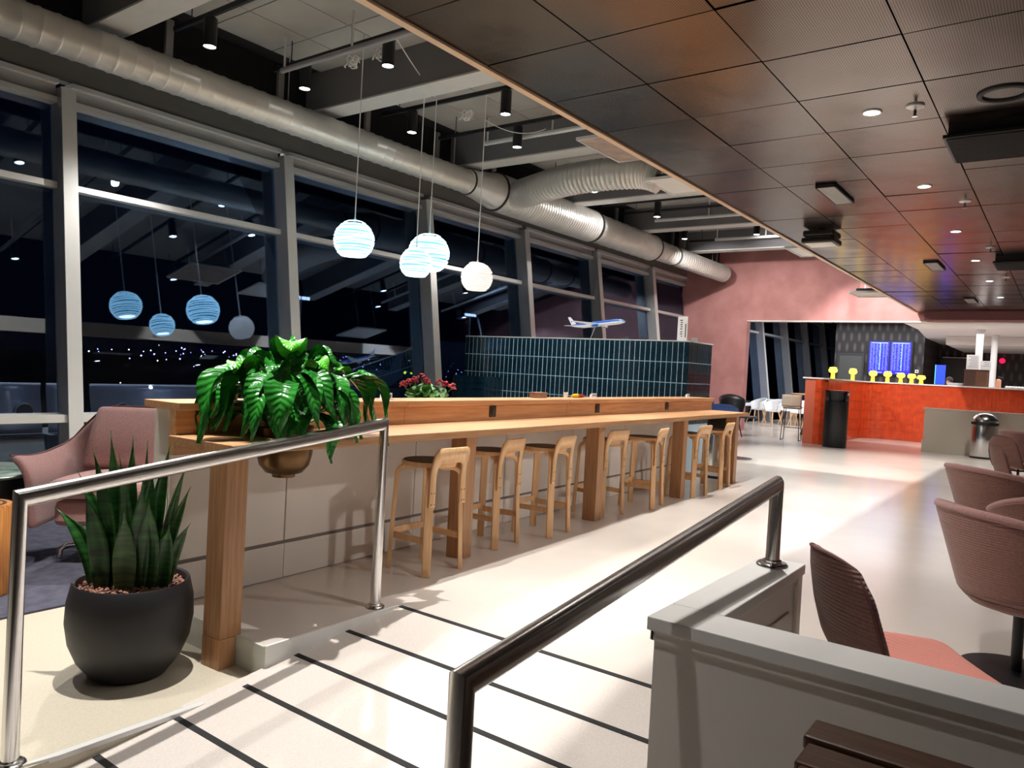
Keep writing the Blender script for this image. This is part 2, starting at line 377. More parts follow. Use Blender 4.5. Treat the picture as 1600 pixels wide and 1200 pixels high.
# ================================================================ long oak counter
CA = .0425; CO = Vector((2.01, 3.03, 0)); CM = Matrix.Rotation(CA, 4, 'Z')
def cw(u, v, z=0): return CO + CM @ Vector((u, v, z))
ct = root('bar_counter', 'long oak standing counter with raised back ledge, running beside the ramp', 'counter', CO, CA)
for i, (a, b) in enumerate(((0, 1.52), (1.522, 3.78), (3.782, 5.6), (5.602, 7.82))):
    build('countertop', bx(a, b, 0, .50, .855, .90), oak_x, ct, bevel=.002)
for a, b in ((.03, 1.70), (1.703, 3.9), (3.903, 6.1), (6.103, 7.84)):
    build('back_board', bx(a, b, .50, .55, .80, 1.022), oak_x, ct)
    build('ledge', bx(a, b, .47, .78, 1.022, 1.06), oak_x, ct, bevel=.002)
build('front_edge', bx(.001, 7.819, -.004, -.0005, .858, .897), oak_x, ct)
box_ = build('base_box', bx(.10, 7.15, .655, .79, .0, 1.02), panel_paint, ct)
for a, b in ((.10, .85), (.853, 2.0), (2.003, 3.15), (3.153, 4.3), (4.303, 5.45), (5.453, 7.15)):
    build('base_panel', bx(a+.004, b-.004, .642, .654, .225, .85), panel_paint, ct)
    build('kick_panel', bx(a+.001, b-.001, .636, .654, .004, .205), panel_paint, ct)
build('shadow_gap', bx(.10, 7.15, .646, .6545, .206, .224), mat('gap_grey', (.22, .19, .17), .6), ct)
LEGS = [(.0, .03), (1.95, .15), (3.84, .12), (5.72, .06), (7.40, -.0)]
for i, (u, v) in enumerate(LEGS):
    v = max(v, .02)
    l = build('leg', bx(u, u+.115, v, v+.13, .0 if i else .002, .855), oak_z, ct, bevel=.003)
build('leg', bx(.0, .085, .03, .16, LOW, .001), oak_z, ct)
for u, v in ((2.68, 0), (4.46, 0), (6.22, 0)):
    so = build('power_socket', bx(u, u+.085, .488, .4995, .925, 1.015), black_m, ct, bevel=.006)
    build('socket_insert', G().cyl((u+.042, .484, .97), (u+.042, .4885, .97), .019, n=16), charcoal, so)
so = build('power_socket', bx(1.10, 1.185, .488, .4995, .925, 1.015), black_m, ct, bevel=.006)

# ================================================================ stools
def sweep_rect(path, w, t, side=(0, 1, 0)):
    g = G(); P = [Vector(p) for p in path]; sd = Vector(side); k0 = None
    for i, p in enumerate(P):
        d = (P[min(i+1, len(P)-1)]-P[max(i-1, 0)]).normalized(); n = d.cross(sd).normalized(); s2 = n.cross(d).normalized()
        k = len(g.v)
        for a, b in ((-1, -1), (1, -1), (1, 1), (-1, 1)): g.v.append(tuple(p+s2*a*w/2+n*b*t/2))
        if k0 is not None:
            for q in range(4): j = (q+1) % 4; g.f.append((k0+q, k0+j, k+j, k+q))
        else: g.f.append((k+3, k+2, k+1, k))
        k0 = k
    g.f.append((k0, k0+1, k0+2, k0+3)); return g
def make_stool():
    r = root('bar_stool', '', 'stool', (0, 0, 0), 0, 'birch bar stools along the long counter')
    build('seat', G().lathe([(.0001, .668), (.168, .668), (.176, .674), (.176, .697), (.170, .700), (.0001, .700)], n=40), birch, r, True)
    build('seat_pad', G().lathe([(.0001, .7002), (.166, .7002), (.166, .7035), (.0001, .7045)], n=40), lino, r, True)
    for sx in (-1, 1):
        for sy in (-1, 1):
            a = Vector((sx*.160, sy*.165, 0)); tp = Vector((sx*.142, sy*.147, .60))
            ce = Vector((sx*.115, sy*.118, .60)); pts = [a, a.lerp(tp, .5), tp]
            inw = Vector((-sx, -sy, 0)).normalized()
            for t in (15, 30, 45, 60, 75, 90):
                t = math.radians(t); pts.append(tp+inw*.062*(1-math.cos(t))+Vector((0, 0, .057*math.sin(t))))
            pts.append(pts[-1]+inw*.07)
            side = Vector((-inw.y, inw.x, 0))
            build('leg', sweep_rect(pts, .052, .028, side), birch, r, bevel=.003)
    # stretchers, sides and far side
    build('stretcher', G().bar((-.152, -.14, .215), (-.152, .145, .215), .018, .040, (1, 0, 0)), birch, r, bevel=.002)
    build('stretcher', G().bar((.152, -.14, .215), (.152, .145, .215), .018, .040, (1, 0, 0)), birch, r, bevel=.002)
    build('stretcher', G().bar((-.14, .158, .24), (.14, .158, .24), .018, .040, (0, 1, 0)), birch, r, bevel=.002)
    # back: bent plywood, arms down to the legs, one outline with an opening
    def bend(x, z):   # lies outside the two legs on the -y side
        t = max(0, (z-.60)/.22); return Vector((x, -.182-.012*t-.035*t*t-.018*(1-(x/.17)**2)*t+.016, z))
    g = G()
    def strip(A, B, n=14):
        k = len(g.v)
        for i in range(n+1):
            for q in (A, B): g.v.append(tuple(bend(*q(i/n))))
        for i in range(n): a = k+2*i; g.f.append((a, a+1, a+3, a+2))
    outer = []; inner = []
    for t in range(0, 11): outer.append((-.168+.006*t/10, .43+.30*t/10)); inner.append((-.118, .43+.22*t/10))
    for t in range(1, 7):
        a = PI-PI/2*t/6; outer.append((-.117+.045*math.cos(a), .735+.065*math.sin(a)+.0)); inner.append((-.078+.040*math.cos(a), .655+.048*math.sin(a)))
    for t in range(1, 11): outer.append((-.117+.234*t/10, .800)); inner.append((-.078+.156*t/10, .703))
    for t in range(1, 7):
        a = PI/2-PI/2*t/6; outer.append((.117+.045*math.cos(a), .735+.065*math.sin(a))); inner.append((.078+.040*math.cos(a), .655+.048*math.sin(a)))
    for t in range(1, 11): outer.append((.162+.006*t/10, .73-.30*t/10)); inner.append((.118, .65-.22*t/10))
    k = len(g.v)
    for p, q in zip(outer, inner): g.v.append(tuple(bend(*p))); g.v.append(tuple(bend(*q)))
    for i in range(len(outer)-1): a = k+2*i; g.f.append((a, a+1, a+3, a+2))
    bk = build('backrest', g, birch, r, True, solid=.014)
    for sx in (-1, 1):
        for zz in (.45, .52):
            for dx in (-.012, .012):
                build('screw', G().cyl((sx*.142+dx, -.1755, zz), (sx*.142+dx, -.170, zz), .0042, n=8), charcoal, bk)
    return r
stool = make_stool()
WHICH = ['nearest birch bar stool, alone beside the left handrail post', 'second birch bar stool from the left handrail', 'third birch bar stool, just left of the middle counter leg',
         'fourth birch bar stool, half hidden right of the middle counter leg', 'fifth birch bar stool, left of the fourth counter leg', 'sixth birch bar stool, right of the fourth counter leg', 'farthest birch bar stool, next to the last counter leg']
SP = [(3.62, 3.29, -.01), (4.49, 3.46, .10), (5.12, 3.40, .09), (6.24, 3.51, -.13), (6.97, 3.43, .16), (8.04, 3.41, -.05), (8.94, 3.47, .06)]
for i, (x, y, a) in enumerate(SP):
    if i == 0: stool.location = (x, y, 0); stool.rotation_euler = (0, 0, a); stool['label'] = WHICH[0]
    else: dup(stool, (x, y, 0), a, WHICH[i])

# ================================================================ windows (facade leans outwards)
LEAN = .14; Y0 = 8.0
def wy(z, d=0): return Y0+d+LEAN*z
def wbar(x0, x1, z0, z1, d0, d1):   # box following the lean
    return G().quad_box([(x0, wy(z0, d0), z0), (x1, wy(z0, d0), z0), (x1, wy(z0, d1), z0), (x0, wy(z0, d1), z0),
                         (x0, wy(z1, d0), z1), (x1, wy(z1, d0), z1), (x1, wy(z1, d1), z1), (x0, wy(z1, d1), z1)])
BAYS = [-4.8, -2.02, .74, 3.49, 6.25, 9.01, 11.77, 14.53, 17.29, 20.05, 22.8, 25.55, 28.3, 31.05, 33.8, 36.55, 39.3, 42.0]
TOPZ = 3.86
for n, (a, b) in enumerate(zip(BAYS[:-1], BAYS[1:])):
    wn = bpy.data.objects.new('window_%d' % (n+1), None); COL.objects.link(wn)
    tag(wn, 'tall leaning window bay number %d from the left with aluminium mullion and dark night glass' % (n+1), 'window', kind='structure')
    zt = TOPZ
    build('mullion', wbar(a, a+.135, LOW, zt+.12, 0, .26), grey_frame, wn)
    build('mullion_face', wbar(a-.004, a+.139, LOW, zt+.12, -.012, 0), bright_frame, wn)  # lit front face: paler aluminium stands in for light on it
    build('pane', wbar(a+.135, b, .62, 2.93, .235, .245), glass, wn)
    build('pane', wbar(a+.135, b, 3.00, zt, .235, .245), glass, wn)
    build('pane', wbar(a+.135, b, LOW+.05, .52, .235, .245), glass, wn)
    build('transom', wbar(a+.135, b, 2.93, 3.00, .13, .26), bright_frame, wn, bevel=.006)
    build('sill', wbar(a+.135, b, .53, .61, .02, .26), white_paint, wn, bevel=.004)
    build('head_rail', wbar(a+.135, b, zt-.03, zt+.03, .10, .26), bright_frame, wn)
    build('head_frame', wbar(a+.135, b, zt+.03, zt+.16, .13, .26), grey_frame, wn)
    build('head_cover', wbar(a+.135, b, zt+.16, zt+.21, .05, .26), bright_frame, wn)
    build('bottom_rail', wbar(a+.135, b, LOW, LOW+.06, .12, .26), grey_frame, wn)
bh = build('trim_3', wbar(-2.2, X1, TOPZ+.21, 4.9, .08, .2), bulk_m); tag(bh, 'smooth grey bulkhead above the window heads behind the duct', 'bulkhead', kind='structure')

# ================================================================ upper ceiling with panels, beams
UC = 4.74
cl = build('ceiling', bx(-2.2, X1, 2.9, 9.0, UC+.04, UC+.12), dark_void); tag(cl, 'high ceiling of grey acoustic panels over the window side', 'ceiling', kind='structure')
pm = None
for i in range(30):
    for j in range(7):
        x = -2.1+.73*i; y = 2.95+.64*j
        if x+.72 > X1: continue
        if pm is None:
            o = build('ceiling_panel', bx(.006, .724, .006, .634, 0, .04), ceil_panel_m, cl, loc=(x, y, UC)); pm = o.data
        else: share('ceiling_panel', pm, cl, (x, y, UC))
dk = build('trim_4', bx(-2.2, X1, 7.74, 7.78, 4.2, UC+.05), dark_void); tag(dk, 'dark band along the ceiling edge above the duct', 'bulkhead', kind='structure')
for i in range(16):
    build('stud', bx(-1.4+1.38*i, -1.32+1.38*i, 7.70, 7.74, 4.25, UC), grey_frame, dk)
BX = [.75, 3.52, 6.12, 8.80, 11.57, 14.30, 17.05]
for i, x in enumerate(BX):
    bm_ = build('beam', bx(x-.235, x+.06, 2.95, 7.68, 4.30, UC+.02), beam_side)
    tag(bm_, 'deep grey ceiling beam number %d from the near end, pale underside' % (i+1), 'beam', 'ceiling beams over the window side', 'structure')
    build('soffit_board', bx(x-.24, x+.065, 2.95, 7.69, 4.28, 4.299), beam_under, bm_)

# ================================================================ metal ceiling
MZ = 3.09; ME = 2.87
mc = build('ceiling', bx(-2.2, X1, -2.9, ME+.02, MZ+.10, MZ+.2), dark_void); tag(mc, 'lower ceiling of dark bronze perforated metal tiles over the aisle', 'ceiling', kind='structure')
tm = None
for i in range(31):
    for j in range(8):
        x = -2.11+.698*i; y = ME-.70*(j+1)
        if x+.69 > X1+.1: continue
        if tm is None:
            o = build('ceiling_tile', bx(.005, .693, .005, .695, 0, .03), bronze, mc, loc=(x, y, MZ)); tm = o.data
        else:
            share('ceiling_tile', tm, mc, (x, y, MZ), (random.uniform(-.004, .004), random.uniform(-.004, .004), 0))
build('edge_fascia', bx(-2.2, X1, ME+.003, ME+.03, MZ-.012, MZ+.24), bronze_edge, mc)
build('edge_lip', bx(-2.2, X1, ME-.004, ME+.045, MZ-.016, MZ-.002), bronze_edge, mc)

# ================================================================ walls
ph = X1
pw = build('wall_back', G(), pink_wall); tag(pw, 'textured dusty pink plaster wall at the far end with wide opening', 'wall', kind='structure')
def wall_piece(y0, y1, z0, z1, nm='wall_section'):
    return build(nm, bx(ph, ph+.25, y0, y1, z0, z1), pink_wall, pw)
wall_piece(6.88, 8.75, LOW, 5.0); wall_piece(-3.0, 6.88, 2.90, 5.0)
build('opening_trim', bx(ph-.01, ph+.26, -3.0, 6.88, 2.875, 2.899), white_paint, pw)
rs = build('trim_5', bx(ph-.5, ph, -3, 2.70, 2.895, 3.085), mat('dusky_pink', (.26, .10, .10), .7)); tag(rs, 'dusky pink bulkhead strip under the end of the metal ceiling', 'bulkhead', kind='structure')
wr = build('wall_right', bx(-2.3, 32, -3.1, -3.0, -1, 5), mat('beige_wall', (.42, .36, .31), .7, var=.06, vscale=1)); tag(wr, 'beige side wall outside the frame on the right', 'wall', kind='structure')
wf = build('wall_front', bx(-2.4, -2.2, -3.1, 9.4, -1, 5.2), mat('dark_brown_wall', (.10, .08, .075), .7)); tag(wf, 'dark wall behind the viewer', 'wall', kind='structure')

# dark patterned walls beyond the opening
def pattern_mat():
    m = bpy.data.materials.new('wavy_wallpaper'); m.use_nodes = True; nt = m.node_tree; N = nt.nodes; L = nt.links
    b = N['Principled BSDF']; b.inputs['Roughness'].default_value = .6
    tc = N.new('ShaderNodeTexCoord'); sp = N.new('ShaderNodeSeparateXYZ'); L.new(tc.outputs['Object'], sp.inputs[0])
    ad = N.new('ShaderNodeMath'); ad.operation = 'ADD'; L.new(sp.outputs[0], ad.inputs[0]); L.new(sp.outputs[1], ad.inputs[1])
    def mul(i, k, f=None):
        q = N.new('ShaderNodeMath'); q.operation = 'MULTIPLY'; L.new(i, q.inputs[0]); q.inputs[1].default_value = k; return q.outputs[0]
    def sin(i):
        q = N.new('ShaderNodeMath'); q.operation = 'SINE'; L.new(i, q.inputs[0]); return q.outputs[0]
    h = sin(mul(ad.outputs[0], 26)); v = sin(mul(sp.outputs[2], 9))
    p = N.new('ShaderNodeMath'); p.operation = 'MULTIPLY'; L.new(h, p.inputs[0]); L.new(v, p.inputs[1])
    r = N.new('ShaderNodeValToRGB'); r.color_ramp.elements[0].position = .0; r.color_ramp.elements[0].color = (.016, .013, .015, 1)
    r.color_ramp.elements[1].position = .9; r.color_ramp.elements[1].color = (.085, .07, .07, 1)
    L.new(p.outputs[0], r.inputs[0]); L.new(r.outputs[0], b.inputs['Base Color']); return m
patt = pattern_mat()
wl = build('wall_far', bx(27, 27.2, 3.75, 6.42, -.1, 4.6), patt); tag(wl, 'dark wallpapered wall with pale wavy pattern carrying the flight screens', 'wall', kind='structure')
wl2 = build('wall_far', bx(30.5, 30.7, -3, 3.76, -.1, 4.6), patt); tag(wl2, 'dark wavy wallpaper wall deepest in the background behind the service bar', 'wall', kind='structure')
wl3 = build('wall_far', bx(27.2, 30.5, 3.76, 3.9, -.1, 4.6), patt); tag(wl3, 'short return of the dark wallpapered wall', 'wall', kind='structure')
cf = build('ceiling', G().prism([(ph+.25, 3.4), (23.2, 3.4), (27.0, 3.72), (30.5, 3.72), (30.5, -3), (ph+.25, -3)], 2.96, 3.06), mat('ceiling_white', (.78, .74, .72), .6)); tag(cf, 'white ceiling beyond the opening over the service bar', 'ceiling', kind='structure')
g = bx(25.6, 30.5, -3, 3.0, 2.70, 2.955); sf = build('ceiling', g, mat('ceiling_white2', (.70, .67, .65), .6)); tag(sf, 'lowered white ceiling block farthest away beyond the opening', 'ceiling', kind='structure')
wl4 = build('wall_far', bx(27.2, 43, 6.3, 6.42, -.1, 4.6), charcoal); tag(wl4, 'black side of the passage running on past the windows', 'wall', kind='structure')
wl5 = build('wall_far', bx(42.2, 42.4, 6.42, 9.2, -.1, 4.6), charcoal); tag(wl5, 'dark end of the window passage', 'wall', kind='structure')
cg = build('ceiling', bx(ph+.25, 42.4, 3.75, 9.2, 4.3, 4.4), charcoal); tag(cg, 'dark high ceiling beyond the opening on the window side', 'ceiling', kind='structure')
dd = root('door_1', 'grey door in the dark wallpapered wall left of the flight screens', 'door', (26.98, 5.9, 0)); dd['kind'] = 'structure'
build('door_leaf', bx(-.03, 0, -.36, .36, 0, 2.36), mat('door_grey', (.06, .062, .06), .5), dd)
build('door_frame', G().box(-.05, 0, -.42, -.36, 0, 2.42).box(-.05, 0, .36, .42, 0, 2.42).box(-.05, 0, -.36, .36, 2.36, 2.42), charcoal, dd)
build('door_handle', G().cyl((-.08, .28, 1.05), (-.08, .16, 1.05), .012, n=8), chrome, dd)

# ================================================================ ducts
DY, DZ = 7.37, 4.05
def spiral(g, x0, x1, r, step, y=DY, z=DZ):
    n = int((x1-x0)/step)
    prof = []
    for i in range(n):
        x = x0+(x1-x0)*i/n; prof += [(r, x), (r, x+step*.80), (r+.007, x+step*.84), (r+.007, x+step*.93), (r-.003, x+step*.95), (r-.003, x+step*.98)]
    prof.append((r, x1)); k = len(g.v); g.lathe(prof, (0, 0, 0), 30)
    for i in range(k, len(g.v)):
        a, b, c = g.v[i]; g.v[i] = (c, y+a, z+b)
    return g
dr = root('air_duct', 'big round galvanised ventilation duct running above the windows', 'duct', (0, DY, DZ))
def dpart(nm, g, m=duct_m): 
    g.v = [(a, b-DY, c-DZ) for a, b, c in g.v]; return build(nm, g, m, dr, True)
dpart('duct_section', spiral(G(), -2.2, 8.6, .170, .16))
dpart('reducer', G().tube([(8.55, DY, DZ), (8.9, DY, DZ), (9.3, DY, DZ)], [.178, .22, .29], 30))
dpart('duct_section', spiral(G(), 9.3, 12.2, .29, .07))
dpart('duct_section', spiral(G(), 12.2, 14.8, .27, .30))
dpart('reducer', G().tube([(14.8, DY, DZ), (15.1, DY, DZ)], [.27, .22], 30))
dpart('duct_section', spiral(G(), 15.1, 18.9, .21, .12))
dpart('end_cap', G().cyl((18.9, DY, DZ), (18.96, DY, DZ), .22, n=30))
for x in (8.62, 9.28, 12.25, 14.8, 15.9):
    r = .30 if 9 < x < 12.3 else (.28 if x < 15 and x > 12 else (.225 if x > 15 else .19))
    dpart('clamp_ring', G().cyl((x-.015, DY, DZ), (x+.015, DY, DZ), r+.004, n=30), charcoal)
for x in (2.62, 5.4, 8.3, 11.9, 14.2, 16.5, 18.2): dpart('hanger_rod', G().cyl((x, DY, DZ+.15), (x, DY, UC), .008, n=6), grey_frame)
# ribbed branch
br = root('branch_duct', 'ribbed flexible branch duct leading from the big duct to a square diffuser', 'duct', (9.4, 7.1, 4.02))
g = G(); P = [(9.55, 7.15, 4.02), (9.35, 6.6, 4.03), (9.2, 6.0, 4.06), (9.2, 5.4, 4.08), (9.25, 4.8, 4.06), (9.3, 4.55, 3.98)]
pts = []; rr = []
from mathutils.geometry import interpolate_bezier
PV = [Vector(p) for p in P]
N_ = 130
for i in range(N_+1):
    t = i/N_*(len(PV)-1); k = min(int(t), len(PV)-2); fr = t-k
    p0, p1, p2, p3 = PV[max(k-1, 0)], PV[k], PV[k+1], PV[min(k+2, len(PV)-1)]
    q = .5*((2*p1)+(-p0+p2)*fr+(2*p0-5*p1+4*p2-p3)*fr*fr+(-p0+3*p1-3*p2+p3)*fr**3)
    pts.append(q-Vector((9.4, 7.1, 4.02))); rr.append(.215+(.012 if i % 3 == 0 else 0))
build('flexible_hose', G().tube(pts, rr, 26), duct_m, br, True)
# diffusers
def diffuser(x, y, z, s, label, m=None):
    r = root('air_diffuser', label, 'diffuser', (x, y, z), 0, 'square ceiling air diffusers')
    build('plate', G().box(-s, s, -s*.8, s*.8, 0, .012), m or white_paint, r, bevel=.004)
    build('rim', G().box(-s, s, -s*.8-.02, -s*.8, -.015, .02).box(-s, s, s*.8, s*.8+.02, -.015, .02).box(-s-.02, -s, -s*.8-.02, s*.8+.02, -.015, .02).box(s, s+.02, -s*.8-.02, s*.8+.02, -.015, .02), bright_frame, r)
    build('neck', G().box(-s*.7, s*.7, -s*.6, s*.6, .012, .09), charcoal, r)
    for a in (-s*.6, s*.6): build('hanger', G().cyl((a, s*.5, .09), (a, s*.5, UC-z), .005, n=6), grey_frame, r)
    return r
fabr = mat('pinkish_mesh', (.46, .36, .31), .8, var=.3, vscale=6)
diffuser(7.95, 4.32, 4.0, .5, 'square hanging diffuser with pinkish mesh at the metal ceiling edge', fabr)
diffuser(9.35, 4.25, 3.86, .42, 'white diffuser at the end of the ribbed branch duct')
diffuser(12.6, 3.36, 3.45, .45, 'white diffuser below the farther dark beams')
diffuser(16.8, 3.32, 3.22, .45, 'white diffuser in front of the pink wall')

# ================================================================ tracks, conduits, spotlights
def track(x, ya, yb, label, z=4.46):
    r = root('light_track', label, 'light track', (x, (ya+yb)/2, z)); h = abs(yb-ya)/2
    build('rail', bx(-.018, .018, -h, h, 0, .045), black_m, r)
    for y in (-h+.3, h-.3): build('hanger', G().cyl((0, y, .04), (0, y, UC-z), .006, n=6), charcoal, r)
    return r
TR = [(1.1, 'light track above the frame, first'), (1.95, 'light track above the frame, second'), (12.5, 'black light track under the far beams'), (13.3, 'black light track hidden over the metal ceiling edge'), (16.6, 'black light track closest to the pink wall'), (3.99, 'nearest black light track'), (5.15, 'second black light track, above the first beam gap'), (6.8, 'third black light track beside a deep beam'), (7.89, 'fourth black light track'),
      (10.4, 'fifth black light track near the branch duct'), (14.7, 'farthest black light track by the pink wall')]
for x, l in TR: track(x, 3.0, 7.3, l)
for x, ya, yb, l in ((5.0, 3.2, 6.95, 'grey conduit pipe under the first track'), (8.05, 3.2, 6.6, 'pale conduit pipe right of the pendants'), (13.6, 3.2, 6.73, 'white conduit pipe below the farther beams'), (15.9, 3.2, 6.4, 'white conduit pipe near the pink wall')):
    r = root('conduit', l, 'pipe', (x, (ya+yb)/2, 4.36)); h = (yb-ya)/2
    build('pipe', G().cyl((0, -h, 0), (0, h, 0), .03, n=12), grey_frame if x < 6 else bright_frame, r, True)
    for y in (-h+.5, h-.04, h-1.1): build('bracket', G().cyl((0, y, 0), (0, y, .38), .012, n=8), bright_frame, r)
lens_m = mat('lamp_lens', (1, 1, 1), .3, emit=(1, .96, .9), estr=28)
def spotlight(x, y, label):
    r = root('track_spotlight', label, 'spotlight', (x, y, 4.18), 0, 'black track spotlights')
    build('lamp_body', G().lathe([(.0001, .27), (.055, .27), (.062, .262), (.062, .0), (.055, .0), (.054, .02), (.0001, .02)], n=24), black_m, r, True)
    build('lens', G().lathe([(.0001, .006), (.053, .006)], n=24), lens_m, r)
    build('stem', G().cyl((0, 0, .27), (0, 0, .30), .018, n=10), black_m, r); return r
LB = ['spotlight nearest the left frame edge, on the first track', 'spotlight on the second track, farthest left', 'spotlight on the second track beside the coiled cables', 'spotlight hanging behind the big beam, left one', 'spotlight hanging behind the big beam, right one',
      'spotlight on the track right of the tall pendant cable', 'spotlight beneath the ribbed branch duct', 'spotlight before the pink wall, left one', 'spotlight before the pink wall, right one', 'spotlight under the far beams aimed at the duct', 'spotlight under the far beams, right one']
for (x, y, *_), l in zip(TRACK_SPOTS, LB): spotlight(x, y, 'black cylindrical '+l)
for (x, y, *_), l in zip(HIDDEN_SPOTS, ('above the frame over the near end of the counter', 'over the first stools', 'over the middle counter leg', 'over the far end of the counter', 'beyond the counter end', 'above the frame over the pot', 'closest to the red bar')): spotlight(x, y, 'black cylindrical spotlight '+l)

# ================================================================ pendants
pend_em = mat('pendant_glow', (.1, .3, .35), .6, emit=(.06, .42, .52), estr=.35)
pend_hot = mat('pendant_bulb', (1, 1, 1), .5, emit=(.9, .98, 1), estr=12)
pend_slat = mat('pendant_slat', (.85, .88, .88), .6, emit=(.50, .86, 1), estr=2.8)
pend_off = mat('pendant_slat_plain', (.80, .74, .68), .7, emit=(1, .96, .9), estr=.62)  # switched-off globe: weak emission stands in for light on its slats
def pendant(x, y, z, R, ctop, label, m=pend_slat, core=pend_em):
    r = root('pendant_lamp', label, 'pendant lamp', (x, y, z), random.random(), 'striped paper globe pendants')
    g = G(); n = 13
    for i in range(n):   # stacked slightly tilted rings
        z0 = -R*.80+(1.77*R)*i/n; z1 = z0+1.77*R/n*random.uniform(.48, .68); ra = math.sqrt(max(R*R-z0*z0, .0004)); rb = math.sqrt(max(R*R-z1*z1, .0004))
        k = len(g.v); tl = random.uniform(-.04, .04); ph_ = random.random()*6
        g.lathe([(ra-.012, z0), (ra, z0), ((ra+rb)/2+.002, (z0+z1)/2), (rb, z1), (rb-.012, z1), (ra-.012, z0)], (0, 0, 0), 40)
        for q in range(k, len(g.v)):
            a, b, c = g.v[q]; th = math.atan2(b, a); g.v[q] = (a, b, c+tl*R*math.cos(th+ph_)*1.2)
    build('shade', g, m, r, True)
    build('glow_core', G().lathe([(.0001, -R*.60)]+[(R*.90*math.sin(t), -R*.90*math.cos(t)) for t in [PI*(.23+.77*i/12) for i in range(13)]], n=28), core, r, True)
    build('bulb', G().lathe([(.0001, -R*.70), (R*.52, -R*.72)], n=24), pend_hot if m is pend_slat else m, r)
    build('cord', G().cyl((0, 0, R*.95), (0, 0, UC-z), .006, n=6), cable_m, r)
    build('cord_grip', G().cyl((0, 0, R*.93), (0, 0, R*1.08), .012, n=8), cable_m, r)
    return r
pendant(5.43, 6.17, 2.58, .213, 4.46, 'glowing striped globe pendant, leftmost of the group')
pendant(6.62, 6.20, 2.62, .245, 4.46, 'largest glowing striped globe pendant, in the middle')
pendant(6.10, 5.90, 2.42, .178, 4.46, 'small glowing globe pendant overlapping the largest one', pend_slat)
pendant(7.37, 6.06, 2.43, .20, 4.46, 'warm white globe pendant, rightmost of the group', pend_off, mat('pendant_core_warm', (.8, .7, .6), .6, emit=(1, .85, .7), estr=.6))  # core of the switched-off globe also glows as if lit
def coil(c, label):
    g = G(); pts = []
    for i in range(90):
        t = i*.33; pts.append((c[0]+.045*math.cos(t)+random.uniform(-.012, .012), c[1]+.05*math.sin(t)+i*.0012, c[2]-.04+.05*math.sin(t*1.3)))
    g.tube(pts, .006, 6); o = build('cable_coil', g, cable_m, None, True); tag(o, label, 'cable', 'coiled pendant cables'); return o
coil((5.15, 5.95, 4.36), 'white cable coil hanging beside the second track, left one')
coil((5.15, 5.55, 4.36), 'white cable coil hanging beside the second track, right one')
coil((6.95, 5.95, 4.36), 'white cable coil under the ceiling right of the big beam')
for P, l in (([(5.15, 5.4, 4.44), (5.6, 5.6, 4.36), (6.1, 5.9, 4.42)], 'slack white cable swinging to the small pendant'), ([(7.37, 6.06, 4.4), (7.6, 5.7, 4.15), (7.9, 5.5, 4.36)], 'slack white cable swinging to the rightmost pendant')):
    PV = [Vector(p) for p in P]; pts = [PV[0]*(1-t)**2+PV[1]*2*t*(1-t)+PV[2]*t*t for t in [i/12 for i in range(13)]]
    o = build('slack_cable', G().tube(pts, .005, 6), cable_m, None, True); tag(o, l, 'cable')

# ================================================================ fittings of the metal ceiling
dl_m = mat('downlight_lens', (1, 1, 1), .3, emit=(1, .95, .9), estr=22)
DLN = ['recessed downlight above the frame over the half wall', 'recessed downlight above the frame, over the ramp', 'recessed downlight left of the nearest sprinkler', 'second recessed downlight along the aisle', 'third recessed downlight along the aisle', 'fourth recessed downlight along the aisle', 'fifth recessed downlight along the aisle', 'farthest recessed downlight']+['recessed downlight outside the frame to the right, number %s' % s for s in 'one two three four five'.split()]
for (x, y), l in zip(DOWNLIGHTS, DLN):
    r = root('downlight', 'round bright '+l, 'downlight', (x, y, MZ), 0, 'recessed downlights')
    build('bezel', G().lathe([(.062, .0), (.058, -.008), (.048, -.008), (.045, 0)], n=24), bright_frame, r, True)
    build('lens', G().lathe([(.0001, -.004), (.046, -.004)], n=24), dl_m, r)
def sprinkler(x, y, l):
    r = root('sprinkler', l, 'sprinkler', (x, y, MZ), 0, 'ceiling sprinklers')
    build('rosette', G().lathe([(.055, 0), (.052, -.010), (.03, -.014), (.0001, -.014)], n=24), bright_frame, r, True)
    build('head', G().cyl((0, 0, -.06), (0, 0, -.01), .009, n=8), chrome, r)
    build('deflector', G().cyl((0, 0, -.068), (0, 0, -.064), .018, n=12), chrome, r)
for x, y, l in ((5.27, .87, 'nearest sprinkler head, right of the first downlight'), (8.1, .87, 'second sprinkler head'), (10.8, .86, 'third sprinkler head'), (13.6, .86, 'fourth sprinkler head, far off')): sprinkler(x, y, 'white-ringed '+l)
def grille(x, y, sx, sy, l):
    r = root('ceiling_grille', l, 'grille', (x, y, MZ), 0, 'slotted grilles in the metal ceiling')
    build('frame', G().box(-sx, sx, -sy, -sy+.012, -.03, .0).box(-sx, sx, sy-.012, sy, -.03, 0).box(-sx, -sx+.012, -sy, sy, -.03, 0).box(sx-.012, sx, -sy, sy, -.03, 0), charcoal, r)
    build('backing', bx(-sx, sx, -sy, sy, -.008, -.002), black_m, r)
    for i in range(9):
        y_ = -sy+.02+(2*sy-.04)*i/8; build('slat', bx(-sx+.012, sx-.012, y_-.003, y_+.003, -.03, -.008), bright_frame, r)
grille(7.35, 1.83, .36, .085, 'nearest slotted grille left of the downlights'); grille(12.1, 1.62, .40, .09, 'second slotted grille farther along'); grille(16.8, 1.60, .4, .09, 'farthest slotted grille near the pink wall')
sp_ = root('ceiling_speaker', 'dark round recessed speaker at the right edge of the metal ceiling', 'speaker', (5.27, .40, MZ))
build('ring', G().lathe([(.145, 0), (.142, -.012), (.115, -.014), (.112, -.002)], n=40), charcoal, sp_, True)
build('grid', G().lathe([(.0001, -.001), (.113, -.001)], n=40), black_m, sp_)
